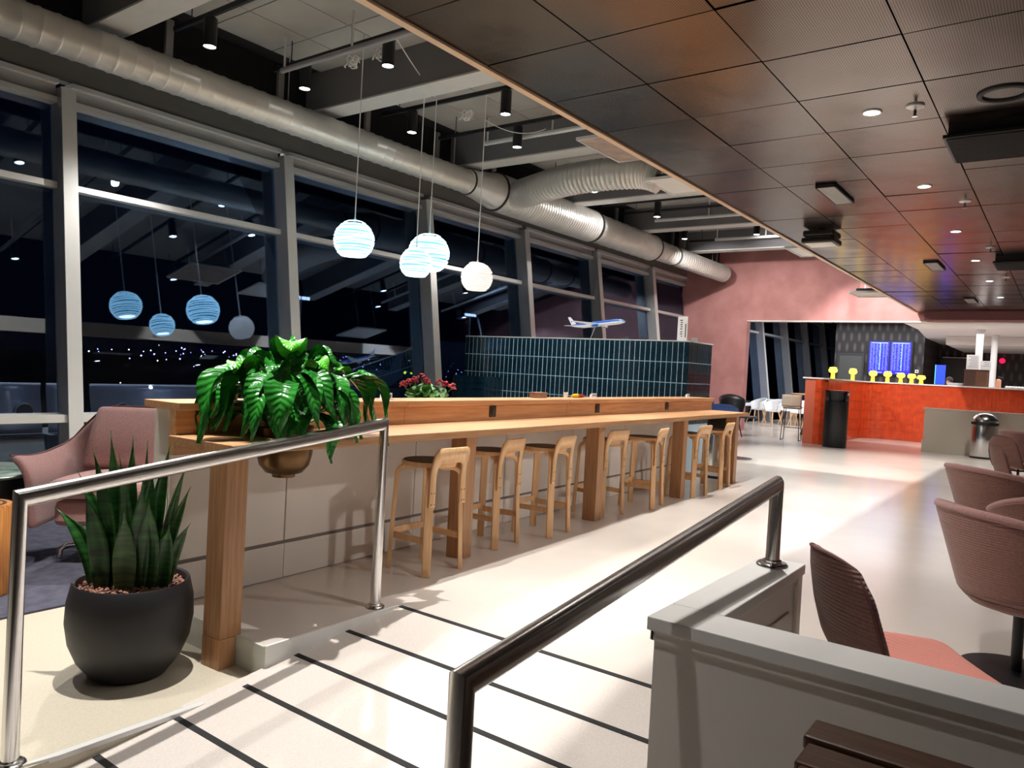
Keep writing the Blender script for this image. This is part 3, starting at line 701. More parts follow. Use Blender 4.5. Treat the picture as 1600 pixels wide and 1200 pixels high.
def cassette(x, y, sx, sy, l):
    r = root('ventilation_box', l, 'ventilation box', (x, y, MZ), 0, 'black hanging ventilation boxes')
    build('housing', bx(-sx*.93, sx*.93, -sy*.93, sy*.93, -.07, 0), black_m, r)
    build('rim', bx(-sx, sx, -sy, sy, -.095, -.07), black_m, r, bevel=.004)
    for i in range(26): x_ = -sx+.03+(2*sx-.06)*i/25; build('louvre', bx(x_-.004, x_+.004, -sy+.02, sy-.02, -.104, -.0955), charcoal, r)
cassette(6.05, .35, .33, .42, 'large black ventilation box nearest the right frame edge'); cassette(11.8, .5, .35, .38, 'smaller black ventilation box farther along the ceiling')
pj = root('ceiling_projector', 'black two-tier device hanging from the metal ceiling edge, white underside', 'ceiling device', (9.08, 2.38, MZ))
build('bracket', bx(-.03, .03, -.03, .03, -.05, 0), black_m, pj); build('upper_case', bx(-.17, .17, -.17, .17, -.09, -.02), black_m, pj, bevel=.02)
build('lower_case', bx(-.18, .18, -.18, .18, -.165, -.105), black_m, pj, bevel=.015); build('underside', bx(-.15, .15, -.15, .15, -.170, -.166), white_paint, pj)
build('link', bx(-.12, .12, -.12, .12, -.106, -.089), bright_frame, pj)
for i in range(7):
    pass

# ================================================================ teal tiled wall
TW = root('tiled_partition', 'glossy teal black tiled partition behind the long counter, model aircraft on top', 'partition', (9.7, 4.18, 0))
TX, TYA, TYB, TZ = 9.7, 4.18, 8.15, 1.82
build('core', bx(.012, .83, .012, TYB-TYA, LOW, TZ-.012), grout, TW)
build('top_cap', bx(-.004, .85, -.004, TYB-TYA, TZ-.012, TZ), bright_frame, TW)
tl = None; NT = 48; tw_ = (TYB-TYA)/NT; rows = [TZ-.015-.285*(k+1) for k in range(4)]
for k, z in enumerate(rows):
    for i in range(NT):
        if tl is None:
            o = build('tile', bx(.007, .012, .005, tw_-.005, .005, .280), teal, TW, bevel=.0015, loc=(0, i*tw_, z)); tl = o; continue
        t = o.copy(); COL.objects.link(t); t.parent = TW; t.location = (random.uniform(-.001, .001), i*tw_, z); t.rotation_euler = (0, 0, random.uniform(-.012, .012))
ns = 9; sw = .83/ns; t2 = None
for z in rows[:4]:
    for i in range(ns):
        if t2 is None: t2 = build('tile', bx(.005, sw-.005, .007, .012, .005, .280), teal, TW, bevel=.0015, loc=(0.012+i*sw*.99, 0, z)); continue
        t = t2.copy(); COL.objects.link(t); t.parent = TW; t.location = (.012+i*sw*.99, random.uniform(-.001, .001), z)
# low return with horizontal tiles on the left
lowp = root('low_tiled_ledge', 'low teal tiled ledge with horizontal tiles left in front of the partition', 'partition', (9.2, 7.0, 0))
build('core', bx(.01, .45, .30, .95, LOW, 1.16), teal, lowp); t3 = None
for k in range(5):
    for i in range(3):
        if t3 is None: t3 = build('tile', bx(0, .01, .003, .216, .004, .093), teal, lowp, bevel=.0015, loc=(0, .30+.22*i, 1.06-.098*k)); continue
        t = t3.copy(); COL.objects.link(t); t.parent = lowp; t.location = (0, .30+.22*i, 1.06-.098*k)

# model aircraft
blue_m = mat('aircraft_blue', (.02, .12, .50), .3); wh_gl = mat('gloss_white', (.82, .83, .85), .25)
ac = root('model_aircraft', 'white and blue model airliner on a thin stand on the tiled partition', 'model aircraft', (10.0, 5.82, TZ))
Ma = Matrix.Translation((0, 0, .235)) @ Matrix.Rotation(-PI/2-.05, 4, 'Z') @ Matrix.Rotation(-.10, 4, 'Y')
def fus(a0, a1):
    g = G(); R = .042
    prof = [(-.50, .004, .02), (-.44, .016, .015), (-.34, .030, .008), (-.22, .040, 0), (.34, .042, 0), (.42, .036, -.003), (.47, .024, -.008), (.50, .004, -.012)]
    def fn(u, v):
        i = min(int(u*(len(prof)-1)), len(prof)-2); fr = u*(len(prof)-1)-i
        x, r, z = [prof[i][q]*(1-fr)+prof[i+1][q]*fr for q in range(3)]; t = a0+(a1-a0)*v
        return (x, r*math.cos(t), z+r*math.sin(t))
    return g.grid(fn, 28, 12).xf(Ma)
build('fuselage_top', fus(.1, PI-.1), blue_m, ac, True); build('fuselage_belly', fus(PI-.1, 2*PI+.1), wh_gl, ac, True)
def wing(pts, t=.006):
    return G().prism(pts, -t/2, t/2)
for s in (1, -1):
    build('wing', wing([(.10, s*.03), (-.07, s*.03), (-.20, s*.42), (-.16, s*.42)], .008).xf(Ma @ Matrix.Translation((0, 0, -.012)) @ Matrix.Rotation(s*.10, 4, 'X')), wh_gl, ac)
    build('tailplane', wing([(-.38, s*.01), (-.46, s*.01), (-.50, s*.15), (-.47, s*.15)], .005).xf(Ma @ Matrix.Translation((0, 0, .01))), wh_gl, ac)
    build('engine', G().lathe([(.0001, -.05), (.012, -.05), (.021, -.01), (.022, .045), (.017, .045), (.0001, .02)], n=16).xf(Ma @ Matrix.Translation((.05, s*.14, -.035)) @ Matrix.Rotation(PI/2, 4, 'Y')), blue_m if s < 0 else wh_gl, ac, True)
fin = build('tail_fin', G().prism([(-.36, .02), (-.46, .02), (-.53, .155), (-.485, .155)], -.003, .003, Ma @ Matrix.Rotation(PI/2, 4, 'X')), wh_gl, ac)
build('tail_mark', G().cyl(Ma @ Vector((-.46, -.0045, .085)), Ma @ Vector((-.46, .0045, .085)), .016, n=12), blue_m, fin)
build('stand_rod', G().cyl((0, .02, .21), (0, .10, .012), .006, n=8), wh_gl, ac); build('stand_base', G().box(-.05, .05, .05, .15, 0, .012), wh_gl, ac, bevel=.003)
# sign on the partition
sg = root('standing_sign', 'tall white printed sign standing on the right end of the tiled partition', 'sign', (9.85, 4.36, TZ), -.05)
build('board', bx(-.006, .006, -.075, .075, 0, .34), paper, sg)
g = G(); g.box(-.0075, -.0062, -.055, -.040, .05, .24)
for z, w_ in ((.28, .04), (.25, .03), (.22, .035), (.19, .03), (.16, .035), (.12, .03), (.09, .035), (.06, .02)): g.box(-.0075, -.0062, .0, w_, z, z+.014)
build('print', g, ink, sg)
sg2 = root('table_card', 'small white card on the corner of the tiled partition', 'card', (10.0, 4.24, TZ)); build('card', bx(-.004, .004, -.05, .05, 0, .06), paper, sg2); build('card_foot', bx(-.02, .02, -.05, .05, 0, .004), paper, sg2)

# ================================================================ things on the counter ledge
def card_holder(u, v, l, a=0):
    p = cw(u, v, 1.06); r = root('card_holder', l, 'card holder', p, CA+PI+a, 'card holders on the ledge')
    build('acrylic_base', bx(-.055, .055, -.02, .02, 0, .006), wh_gl, r); build('card', bx(-.05, .05, -.003, .003, .006, .046), paper, r)
    g = G(); 
    for i in range(4): g.box(-.040+.021*i, -.028+.021*i, .0031, .0038, .014, .038)
    build('print', g, ink, r)
    build('side_stack', bx(.052, .062, -.012, .012, 0, .036), paper, r)
card_holder(1.63, .60, 'clear card holder with white cards near the lily pot', .1); card_holder(4.72, .66, 'small white card holder at the middle of the ledge'); card_holder(7.25, .62, 'white card holder near the far end of the ledge')
bxo = root('brown_box', 'small brown box on the ledge in front of the low tiled wall', 'box', cw(3.72, .70, 1.06), CA)
build('box_body', bx(-.09, .09, -.04, .04, 0, .045), mat('brown_card', (.30, .17, .12), .6), bxo, bevel=.002); build('box_lid', bx(-.092, .092, -.042, .042, .045, .052), mat('brown_card2', (.36, .21, .15), .6), bxo)
cn = root('sweet_packet', 'red and yellow packet lying on the ledge', 'packet', cw(4.5, .70, 1.06), CA)
build('packet_body', G().tube([(-.11, 0, .016), (-.05, 0, .018), (.05, 0, .018), (.11, 0, .016)], [.006, .018, .018, .006], 10), mat('packet_red', (.25, .015, .01), .4), cn, True)
build('packet_end', G().tube([(-.16, 0, .016), (-.10, 0, .019), (-.05, 0, .0205)], [.012, .02, .021], 10), mat('packet_yellow', (.65, .45, .02), .4, emit=None), cn, True)
wc = root('paper_stack', 'small white paper cup on the ledge beside the packet', 'cup', cw(4.22, .70, 1.06)); build('cup_wall', G().lathe([(.016, 0), (.022, .05), (.020, .05), (.015, .003), (.0001, .003)], n=18), paper, wc, True); build('cup_rim', G().lathe([(.0225, .048), (.0235, .05), (.0225, .052), (.0205, .05)], n=18), paper, wc, True)

# ================================================================ peace lily
def leaf_grid(L, W, rise, droop, fold=.18, wavy=0, n=12, petiole=.5):
    # arc in xz: goes out and up, then droops; blade over the last part
    def centre(t):
        x = L*(.10+.90*t)*(1-.12*t); z = L*(rise*math.sin(min(t*1.25, 1)*PI/2)-droop*max(0, t-.30)**2*2.0)
        return Vector((L*.9*math.sin(t*1.35)/math.sin(1.35)*.95, 0, z))
    g = G(); uv = []
    m = 4
    for i in range(n+1):
        s = i/n; t = petiole+(1-petiole)*s; c = centre(t); d = (centre(min(t+.01, 1.01))-centre(t-.01)).normalized()
        nrm = Vector((-d.z, 0, d.x)); wv = W*(math.sin(PI*min(1, s*1.02)**.72))**.85 if 0 < s < 1 else .0015
        for j in range(-m//2, m//2+1):
            q = j/(m/2); off = nrm*(fold*abs(q)*wv+wavy*math.sin(s*9+q*3)*.02*abs(q))
            g.v.append(tuple(c+Vector((0, q*wv/2*1.0, 0))+off)); uv.append((s, q*.12))
    for i in range(n):
        for j in range(m): a = i*(m+1)+j; g.f.append((a, a+1, a+m+2, a+m+1))
    g.uv = uv
    st = G().tube([centre(petiole*k/5) for k in range(6)]+[centre(petiole+.02)], [.006]*5+[.004, .003], 6)
    return g, st
def add_uv(o, uv):
    me = o.data; l = me.uv_layers.new(name='uv')
    for lp in me.loops:
        l.data[lp.index].uv = uv[lp.vertex_index] if lp.vertex_index < len(uv) else (0, 0)
def leaf_mesh(nm, m, **k):
    g, st = leaf_grid(**k); nuv = len(g.v); k0 = len(g.v); g.v += st.v; g.f += [tuple(i+k0 for i in f_) for f_ in st.f]
    me = bpy.data.meshes.new(nm); me.from_pydata(g.v, [], g.f); me.materials.append(m)
    me.polygons.foreach_set('use_smooth', [True]*len(me.polygons))
    l = me.uv_layers.new(name='uv')
    for lp in me.loops: l.data[lp.index].uv = g.uv[lp.vertex_index] if lp.vertex_index < nuv else (0, 0)
    return me
lily = root('peace_lily', 'lush green peace lily in a brass bowl sunk into the counter end', 'plant', (2.50, 3.30, .90))
build('pot', G().lathe([(.0001, -.215), (.058, -.215), (.060, -.20), (.095, -.19), (.128, -.15), (.143, -.09), (.146, -.03), (.146, .045), (.152, .05), (.146, .055), (.136, .05), (.13, 0), (.0001, -.02)], n=40), brass_pot, lily, True)
build('soil', G().lathe([(.0001, .03), (.137, .026)], n=30), charcoal, lily)
kinds = []
for (L, W, rise, droop, pet) in ((.42, .125, .80, .35, .42), (.46, .13, .68, .58, .45), (.46, .12, .45, .60, .48), (.38, .13, 1.05, .2, .40), (.50, .115, .75, .82, .50), (.38, .11, .28, .42, .5)):
    kinds.append(leaf_mesh('leaf', lily_m, L=L, W=W, rise=rise, droop=droop, wavy=1, petiole=pet))
young = [leaf_mesh('leaf', lily_m2, L=.38, W=.13, rise=1.0, droop=.25, fold=.10, wavy=.5, petiole=.42), leaf_mesh('leaf', lily_m2, L=.42, W=.11, rise=.8, droop=.4, wavy=1, petiole=.42)]
rl = random.Random(11)
for i in range(88):
    ring = i % 3; a = i*2.39996
    k = {0: rl.choice([0, 3, 3]), 1: rl.choice([0, 1, 4]), 2: rl.choice([2, 4, 5])}[ring]
    me = kinds[k]
    if rl.random() < .12: me = rl.choice(young)
    s = rl.uniform(.74, 1.06)
    share('leaf', me, lily, (.03*math.cos(a), .03*math.sin(a), .02), (rl.uniform(-.25, .25), rl.uniform(-.25, .05) if ring else rl.uniform(-.55, -.05), a), (s, s, s*rl.uniform(.9, 1.1)))
for a, t, me, s in ((4.1, -.22, young[0], 1.2), (5.4, -.45, kinds[0], 1.1), (2.4, -.35, kinds[0], 1.05), (1.2, -.4, kinds[0], 1.0), (4.0, .1, kinds[1], 1.25), (3.2, .0, kinds[4], 1.2), (5.6, .05, kinds[4], 1.25), (5.9, 0, kinds[1], 1.25), (4.7, .15, kinds[2], 1.0)):
    share('leaf', me, lily, (0, 0, .02), (0, t, a), (s, s, s))

# ================================================================ snake plant in charcoal pot
pot = root('plant_pot', 'large charcoal clay pot with clay pebbles standing left of the counter', 'plant pot', (1.74, 3.34, LOW))
build('pot_wall', G().lathe([(.0001, .0), (.150, .0), (.165, .012), (.215, .08), (.248, .16), (.262, .25), (.258, .34), (.240, .42), (.236, .425), (.226, .42), (.222, .40), (.235, .33), (.20, .30), (.0001, .30)], n=64), pot_m, pot, True)
g = G(); rp = random.Random(3)
for i in range(900):
    a = rp.random()*2*PI; r = .222*math.sqrt(rp.random()); s = rp.uniform(.006, .010)
    c = (r*math.cos(a), r*math.sin(a), .396+rp.uniform(-.004, .010)-.01*(r/.22)**4)
    k = len(g.v); g.v += [(c[0]+s, c[1], c[2]), (c[0]-s, c[1], c[2]), (c[0], c[1]+s, c[2]), (c[0], c[1]-s, c[2]), (c[0], c[1], c[2]+s*.8), (c[0], c[1], c[2]-s*.8)]
    for f_ in ((0, 2, 4), (2, 1, 4), (1, 3, 4), (3, 0, 4), (2, 0, 5), (1, 2, 5), (3, 1, 5), (0, 3, 5)): g.f.append(tuple(k+q for q in f_))
pb = build('pebbles', g, pebble_m, pot, True); pb['kind'] = 'stuff'
build('soil', G().lathe([(.0001, .392), (.222, .388)], n=40), charcoal, pot)
sn = root('snake_plant', 'upright dark green snake plant with banded sword leaves in the charcoal pot', 'plant', (1.74, 3.34, LOW+.36))
def sword(h, w_, lean, az, twist, bx_, by_, rot, m):
    g = G(); n = 14; w_ = w_*1.18
    for i in range(n+1):
        t = i/n; wd = w_*(.55+.75*math.sin(PI*min(1, t*.9+.12)))*(1-t**5)*.62+.0008
        if t > .75: wd *= 1-((t-.75)/.25)**1.6*.97
        h_ = h*1.13; z = h_*t*math.cos(lean*t); o = h_*math.sin(lean*t)*t*.9; c = Vector((bx_+o*math.cos(az), by_+o*math.sin(az), z))
        th = rot+twist*t; s = Vector((math.cos(th), math.sin(th), 0)); nn = Vector((-s.y, s.x, 0))
        for q in (-1, -.5, 0, .5, 1): g.v.append(tuple(c+s*q*wd+nn*(q*q-.4)*wd*.45))
    for i in range(n):
        for j in range(4): a = i*5+j; g.f.append((a, a+1, a+6, a+5))
    return build('leaf', g, m, sn, True, solid=.003)
SW = [  # screen-right is roughly (+x,-y): (.60,-.80)
    (.56, .040, .02, 0, .5, -.02, .02, 2.2), (.64, .038, .08, 2.0, .8, -.05, .06, 2.5), (.52, .046, .05, 5.2, .3, .03, -.03, 2.3), (.60, .036, .10, 5.6, .7, .06, -.04, 2.0),
    (.50, .040, .30, 2.3, .6, -.07, .08, 2.6), (.46, .045, .12, 4.2, .3, -.01, -.07, 2.25), (.40, .050, .15, 4.0, .2, .02, -.10, 2.2), (.44, .036, .22, 5.4, 1.2, .10, -.09, 1.2),
    (.54, .028, .20, 5.3, .4, .10, -.05, 2.9), (.30, .035, .35, 5.4, .6, .11, -.08, 2.4), (.38, .045, .55, 2.2, .5, -.10, .12, 2.4), (.62, .034, .06, 1.2, .9, .01, .06, 1.6),
    (.58, .036, .16, 2.6, .6, -.08, .03, 2.0), (.34, .050, .10, 3.8, .4, -.06, -.05, 2.3), (.60, .032, .04, .5, 1.1, .05, .04, 2.7), (.56, .036, .10, 3.3, .7, -.03, .0, 2.9),
    (.42, .044, .20, 2.8, .8, -.11, .05, 2.1), (.30, .042, .25, 4.5, .3, .07, -.12, 2.2)]
for i, s in enumerate(SW): sword(*s, snake_edge if i in (7, 9, 13) else snake_m)

# ================================================================ geranium behind the counter
ge = root('geranium', 'red flowering geranium in a tall planter behind the counter ledge', 'plant', (5.0, 4.62, LOW))
ge.scale = (.86, .86, 1.045)
build('planter', G().lathe([(.0001, 0), (.13, 0), (.17, 1.10), (.16, 1.10), (.15, 1.05), (.0001, 1.05)], n=30), charcoal, ge, True)
rg = random.Random(5)
gl = G(); 
def disc_leaf():
    g = G().lathe([(.0001, 0), (.5, .06), (1.0, .0)], n=10); return g
dme = bpy.data.meshes.new('leaf'); dg = disc_leaf(); dme.from_pydata([(a*.042, b*.042, c*.042) for a, b, c in dg.v], [], dg.f); dme.materials.append(ger_leaf)
for i in range(110):
    a = rg.random()*2*PI; r = .20*math.sqrt(rg.random()); z = 1.10+.13*rg.random()*(1.2-r/.25)
    share('leaf', dme, ge, (r*math.cos(a), r*math.sin(a), z), (rg.uniform(-.8, .8), rg.uniform(-.8, .8), a), (rg.uniform(.7, 1.2),)*3)
hx = [(-.20, .26, 1.20), (-.11, .14, 1.24), (.02, .03, 1.235), (.10, -.14, 1.23), (.17, -.20, 1.215), (.22, -.28, 1.20), (-.06, .06, 1.27), (-.16, .20, 1.22)]
for x, y, z in hx:
    g = G()
    for i in range(26):
        a = rg.random()*2*PI; t = rg.random()*PI*.6; R = .035; c = (x*.75+R*math.sin(t)*math.cos(a), y*.75+R*math.sin(t)*math.sin(a), z+R*math.cos(t)); g.ball(c, .012, 6, 4, (1, 1, .6))
    fl = build('flower_head', g, ger_red, ge, True); build('stalk', G().cyl((x*.4, y*.4, 1.1), (x*.75, y*.75, z), .004, n=6), ger_leaf, fl)

# ================================================================ armchair
def armchair(loc, rz, label):
    r = root('lounge_armchair', label, 'armchair', loc, rz)   # faces +x locally
    # shell: U path from left front, round the back, to right front
    KP = [(0, -.36, 0), (.30, -.35, .22), (.42, -.31, .33), (.52, -.22, .385), (.75, .08, .41), (1.0, .40, .43)]
    def path(t):
        q = abs(t)
        for (a0, x0, y0), (a1, x1, y1) in zip(KP[:-1], KP[1:]):
            if q <= a1+1e-6: f_ = (q-a0)/(a1-a0); return Vector((x0+(x1-x0)*f_, (y0+(y1-y0)*f_)*(1 if t > 0 else -1), 0))
        return Vector((.4, .43*(1 if t > 0 else -1), 0))
    def top(t):
        q = abs(t); f_ = min(1, max(0, (q-.30)/.20)); f_ = f_*f_*(3-2*f_)
        return .99-.26*f_-(.03*math.sin((q-.5)*2*PI) if q > .5 else 0)
    def shell(u, v, off=0):
        t = u*2-1; q = abs(t); p = path(t); f_ = min(1, max(0, (q-.25)/.3)); ng = f_*PI/2*.95
        n = Vector((-math.cos(ng), math.sin(ng)*(1 if t > 0 else -1), 0)); h0, h1 = .24, top(t)
        z = h0+(h1-h0)*v; back = .02+.16*v**1.3; arm = .0+.05*v+.085*max(0, (v-.6)/.4)**2
        r_ = p+n*(back*(1-f_)+arm*f_); r_.z = z-(.02*max(0, (v-.8)/.2)*f_); return r_
    build('shell', G().grid(lambda u, v: shell(u, v), 40, 10), pinkfab, r, True, solid=.05, sub=1)
    build('piping', G().tube([shell(i/40, 1.0, .0)+Vector((0, 0, .004)) for i in range(41)], .008, 6), pipe_m, r, True)
    build('back_cushion', G().grid(lambda u, v: Vector((-.29+.16*(1-v)-.13*v-.04*math.cos((u-.5)*PI)+.05*math.sin(PI*v), (u-.5)*(.64+.02*v), .57+.41*v)), 12, 8), pinkfab, r, True, solid=.10, sub=1)
    build('seat_cushion', G().grid(lambda u, v: Vector((-.22+.68*u, (v-.5)*(.56+.10*u), .49+.03*math.sin(PI*u)*math.sin(PI*v)+.02*u)), 10, 8), pinkfab, r, True, solid=.13, sub=1)
    build('seat_base', G().prism([(-.30, -.26), (.40, -.30), (.40, .30), (-.30, .26)], .26, .43), pinkfab, r, bevel=.04)
    build('post', G().cyl((0, 0, .05), (0, 0, .25), .03, n=16), steel, r, True)
    for k in range(4):
        a = k*PI/2+.5; c, s = math.cos(a), math.sin(a)
        build('foot', G().tube([(0, 0, .085), (c*.18, s*.18, .09), (c*.34, s*.34, .085), (c*.375, s*.375, .06), (c*.375, s*.375, .004)], .017, 10), steel, r, True)
    return r
armchair((2.68, 5.32, LOW+.012), PI+.80, 'pink fabric lounge armchair with winged arms on the rug')
armchair((.6, 6.3, LOW+.012), -.3, 'second pink lounge armchair outside the frame on the left')
rugo = build('rug', G().prism([(.2, 4.42), (2.95, 4.43), (2.95, 7.2), (.2, 7.2)], LOW, LOW+.012), rug_m); tag(rugo, 'dark blue-grey rug under the pink armchair and marble table', 'rug')
tb = root('lounge_table', 'round green marble topped lounge table on black drum base at the left frame edge', 'table', (1.93, 5.92, LOW+.012))
build('tabletop', G().lathe([(.0001, .545), (.42, .545), (.428, .553), (.428, .562), (.42, .568), (.0001, .568)], n=56), marble, tb, True)
build('drum', G().lathe([(.0001, .02), (.30, .02), (.40, .40), (.40, .544), (.0001, .544)], n=48), black_m, tb, True); build('foot_plate', G().lathe([(.0001, 0), (.26, 0), (.26, .02), (.0001, .02)], n=40), black_m, tb, True)
lg = root('log_stool', 'amber round log stool at the left frame edge in front of the table', 'stool', (1.68, 4.95, LOW+.012))
build('log', G().lathe([(.0001, 0), (.172, 0), (.178, .02), (.170, .22), (.165, .50), (.155, .515), (.0001, .515)], n=40), logwood, lg, True); build('top_ring', G().lathe([(.11, .516), (.12, .5175), (.13, .516)], n=40), darkwood, lg, True)

# ================================================================ right-hand chairs
def side_chair(loc, rz, label, first=None):
    r = root('upholstered_chair', label, 'chair', loc, rz, 'pink upholstered dining chairs')   # faces +x
    prof = [(.25, .435, .20), (.20, .46, .235), (.05, .455, .245), (-.10, .445, .24), (-.19, .47, .235), (-.235, .55, .235), (-.265, .65, .23), (-.29, .76, .20), (-.305, .825, .14)]
    def fn(u, v):
        q = u*(len(prof)-1); i = min(int(q), len(prof)-2); f_ = q-i
        x, z, w_ = [prof[i][k]*(1-f_)+prof[i+1][k]*f_ for k in range(3)]; s = v*2-1
        bend = .055*s*s
        if u < .5: return Vector((x, s*w_, z+bend*min(1, u*3)))
        return Vector((x+bend*1.2, s*w_, z-.03*abs(s)**3))
    seat_half = G().grid(lambda u, v: fn(u*.5, v), 16, 10); back_half = G().grid(lambda u, v: fn(.5+u*.5, v), 16, 10)
    build('seat', seat_half, pinkseat, r, True, solid=.035, sub=1); build('backrest', back_half, pinkrib, r, True, solid=.032, sub=1)
    edge = [fn(.5+.5*i/14, 0) for i in range(15)]+[fn(1, i/10) for i in range(1, 10)]+[fn(1-.5*i/14, 1) for i in range(15)]
    build('piping', G().tube([p+Vector((-.014, 0, 0)) for p in edge], .005, 6), pipe_m, r, True)
    build('frame', G().tube([(.15, -.15, .42), (.15, .15, .42), (-.14, .14, .42), (-.14, -.14, .42), (.15, -.15, .42)], .012, 8), black_m, r, True)
    for sx, sy in ((1, 1), (1, -1), (-1, 1), (-1, -1)): build('leg', G().cyl((sx*.14, sy*.14, .42), (sx*.20, sy*.20, 0), .014, .009, 10), black_m, r, True)
    return r
def tub_chair(loc, rz, label, fab=None, rib=None):
    r = root('tub_chair', label, 'chair', loc, rz, 'pink tub chairs on pedestals')  # faces +x
    A = 2.15
    def top(t): return .78-.16*abs(t)**2.2
    def fn(u, v):
        t = u*2-1; a = PI+t*A; h = .36+(top(t)-.36)*v; R = .235+.12*v; return Vector((R*math.cos(a)*1.0, R*math.sin(a)*1.08, h))
    build('shell', G().grid(fn, 44, 8), rib or pinkrib, r, True, solid=.035, sub=1)
    build('shell_bottom', G().lathe([(.0001, .295), (.10, .30), (.20, .33), (.238, .365)], n=36), rib or pinkrib, r, True, solid=.02)
    build('seat', G().lathe([(.0001, .36), (.20, .36), (.245, .39), (.25, .43), (.20, .455), (.0001, .462)], n=36), fab or pinkfab, r, True)
    build('piping', G().tube([fn(i/44, 1)+Vector((0, 0, -.006)) for i in range(45)], .020, 8), fab or pinkfab, r, True)
    build('pedestal', G().cyl((0, 0, .012), (0, 0, .30), .024, n=16), black_m, r, True)
    build('base_plate', G().lathe([(.0001, 0), (.235, 0), (.235, .006), (.05, .014), (.0001, .014)], n=44), black_m, r, True)
    return r
def round_table(loc, R, label, m=marble, h=.74, base=.26):
    r = root('round_table', label, 'table', loc)
    build('tabletop', G().lathe([(.0001, h-.022), (R-.01, h-.022), (R, h-.012), (R-.004, h), (.0001, h)], n=56), m, r, True)
    build('pedestal', G().cyl((0, 0, .015), (0, 0, h-.022), .035, n=18), black_m, r, True)
    build('base_plate', G().lathe([(.0001, 0), (base, 0), (base, .008), (.06, .018), (.0001, .018)], n=48), black_m, r, True); return r
side_chair((2.585, .335, 0), -.95, 'nearest pink upholstered chair with coral ribbed seat, behind the half wall')
tub_chair((4.34, .13, 0), -.85, 'nearest large pink tub chair, its back to the viewer')
round_table((3.72, -.62, 0), .40, 'round table outside the frame beside the nearest chairs')
tub_chair((6.63, .35, 0), -.75, 'second pink tub chair along the aisle')
tub_chair((5.60, .0, 0), .9, 'pink tub chair between the two larger ones, facing the glass table')
round_table((6.32, -.42, 0), .40, 'round table with pale glass top at the right frame edge', mat('pale_glass_top', (.45, .55, .55), .1))
side_chair((9.0, .30, 0), -1.25, 'small pink upholstered chair before the steel bin')
side_chair((11.0, .44, 0), -.75, 'pink upholstered chair seen in profile, right of the small one')
tub_chair((13.9, .45, 0), -.8, 'pink tub chair in front of the beige low wall')
side_chair((12.5, .05, 0), -2.4, 'farthest pink upholstered chair by the frame edge')
round_table((9.9, -.35, 0), .42, 'farther round table by the right frame edge')

# wooden bench corner, bottom right
wt = root('wooden_bench', 'dark wooden plank bench in the bottom right corner', 'bench', (1.5, -.3, 0))
for i, (a, b, z) in enumerate(((.115, .215, .600), (.01, .110, .592), (-.10, .005, .592), (-.21, -.105, .590), (-.32, -.215, .590))):
    build('plank', bx(a, b, -1.6, .70-.012*i, z-.03, z), darkwood, wt, bevel=.006)
build('leg', bx(-.28, -.20, -.0, .08, -.34, .56), darkwood, wt); build('leg', bx(.08, .16, -.0, .08, -.30, .56), darkwood, wt)
build('leg', bx(-.28, -.20, -1.5, -1.42, -.34, .56), darkwood, wt); build('leg', bx(.08, .16, -1.5, -1.42, -.30, .56), darkwood, wt)

# ================================================================ red tiled service bar
BH = 1.47
def fillet(poly_pts): return poly_pts
inner = [(17.40, 4.30), (17.46, 4.18)]
arc = [(20.9+.55*math.sin(t), 3.65+.62*math.cos(t)*1.0) for t in [i*PI/2/8 for i in range(9)]]
front = [(17.40, 4.50), (17.37, 4.36), (17.44, 4.25)] + [(18.2, 4.25), (19.6, 4.27)] + arc + [(21.46, -2.9)]
back = [(21.95, -2.9), (21.95, 4.75), (17.42, 4.72)]
bar = root('service_bar', 'curved orange-red tiled service bar with white top', 'bar', (19.5, 4.4, 0))
BO = Vector((19.5, 4.4, 0)); rel = lambda P: [(x-BO.x, y-BO.y) for x, y in P]
build('bar_body', G().prism(rel(front+back)[::-1], 0, BH-.03), red_grout, bar)
topP = [(x-.05 if i > 4 else x-.03, y-.04) for i, (x, y) in enumerate(front)]+[(22.0, -2.9), (22.0, 4.80), (17.38, 4.77)]
build('bar_top', G().prism(rel(topP)[::-1], BH-.03, BH), white_paint, bar)
g = G(); rt_ = random.Random(2)
seg = front+[]; acc = 0
for (ax, ay), (bx_, by_) in zip(front[:-1], front[1:]):
    d = Vector((bx_-ax, by_-ay, 0)); Ls = d.length; d.normalize(); nrm = Vector((d.y, -d.x, 0))
    if nrm.dot(Vector((-1, -1, 0))) < 0: nrm = -nrm
    n = max(1, int(Ls/.075)); wq = Ls/n
    for i in range(n):
        for k in range(6):
            z0 = .012+.236*k; a = Vector((ax, ay, 0))+d*(i*wq+.004); b = Vector((ax, ay, 0))+d*((i+1)*wq-.004); t = .008+rt_.uniform(0, .004)
            P = [a-BO, b-BO, b-BO+nrm*t, a-BO+nrm*t]
            g.quad_box([p+Vector((0, 0, z0+.004)) for p in P]+[p+Vector((0, 0, min(z0+.232, BH-.035))) for p in P])
tt = build('tiles', g, red_tile, bar); tt['kind'] = 'stuff'
yel = mat('tap_glow', (.5, .30, .0), .4, emit=(1, .62, .02), estr=3.6); yel2 = mat('tap_head', (.5, .35, .02), .4, emit=(1, .72, .08), estr=2.2)
YL = [(18.86, 4.5), (20.9, 4.5), (21.62, 4.16), (21.62, 3.81), (21.62, 3.5), (21.62, 3.25), (21.62, 3.03)]
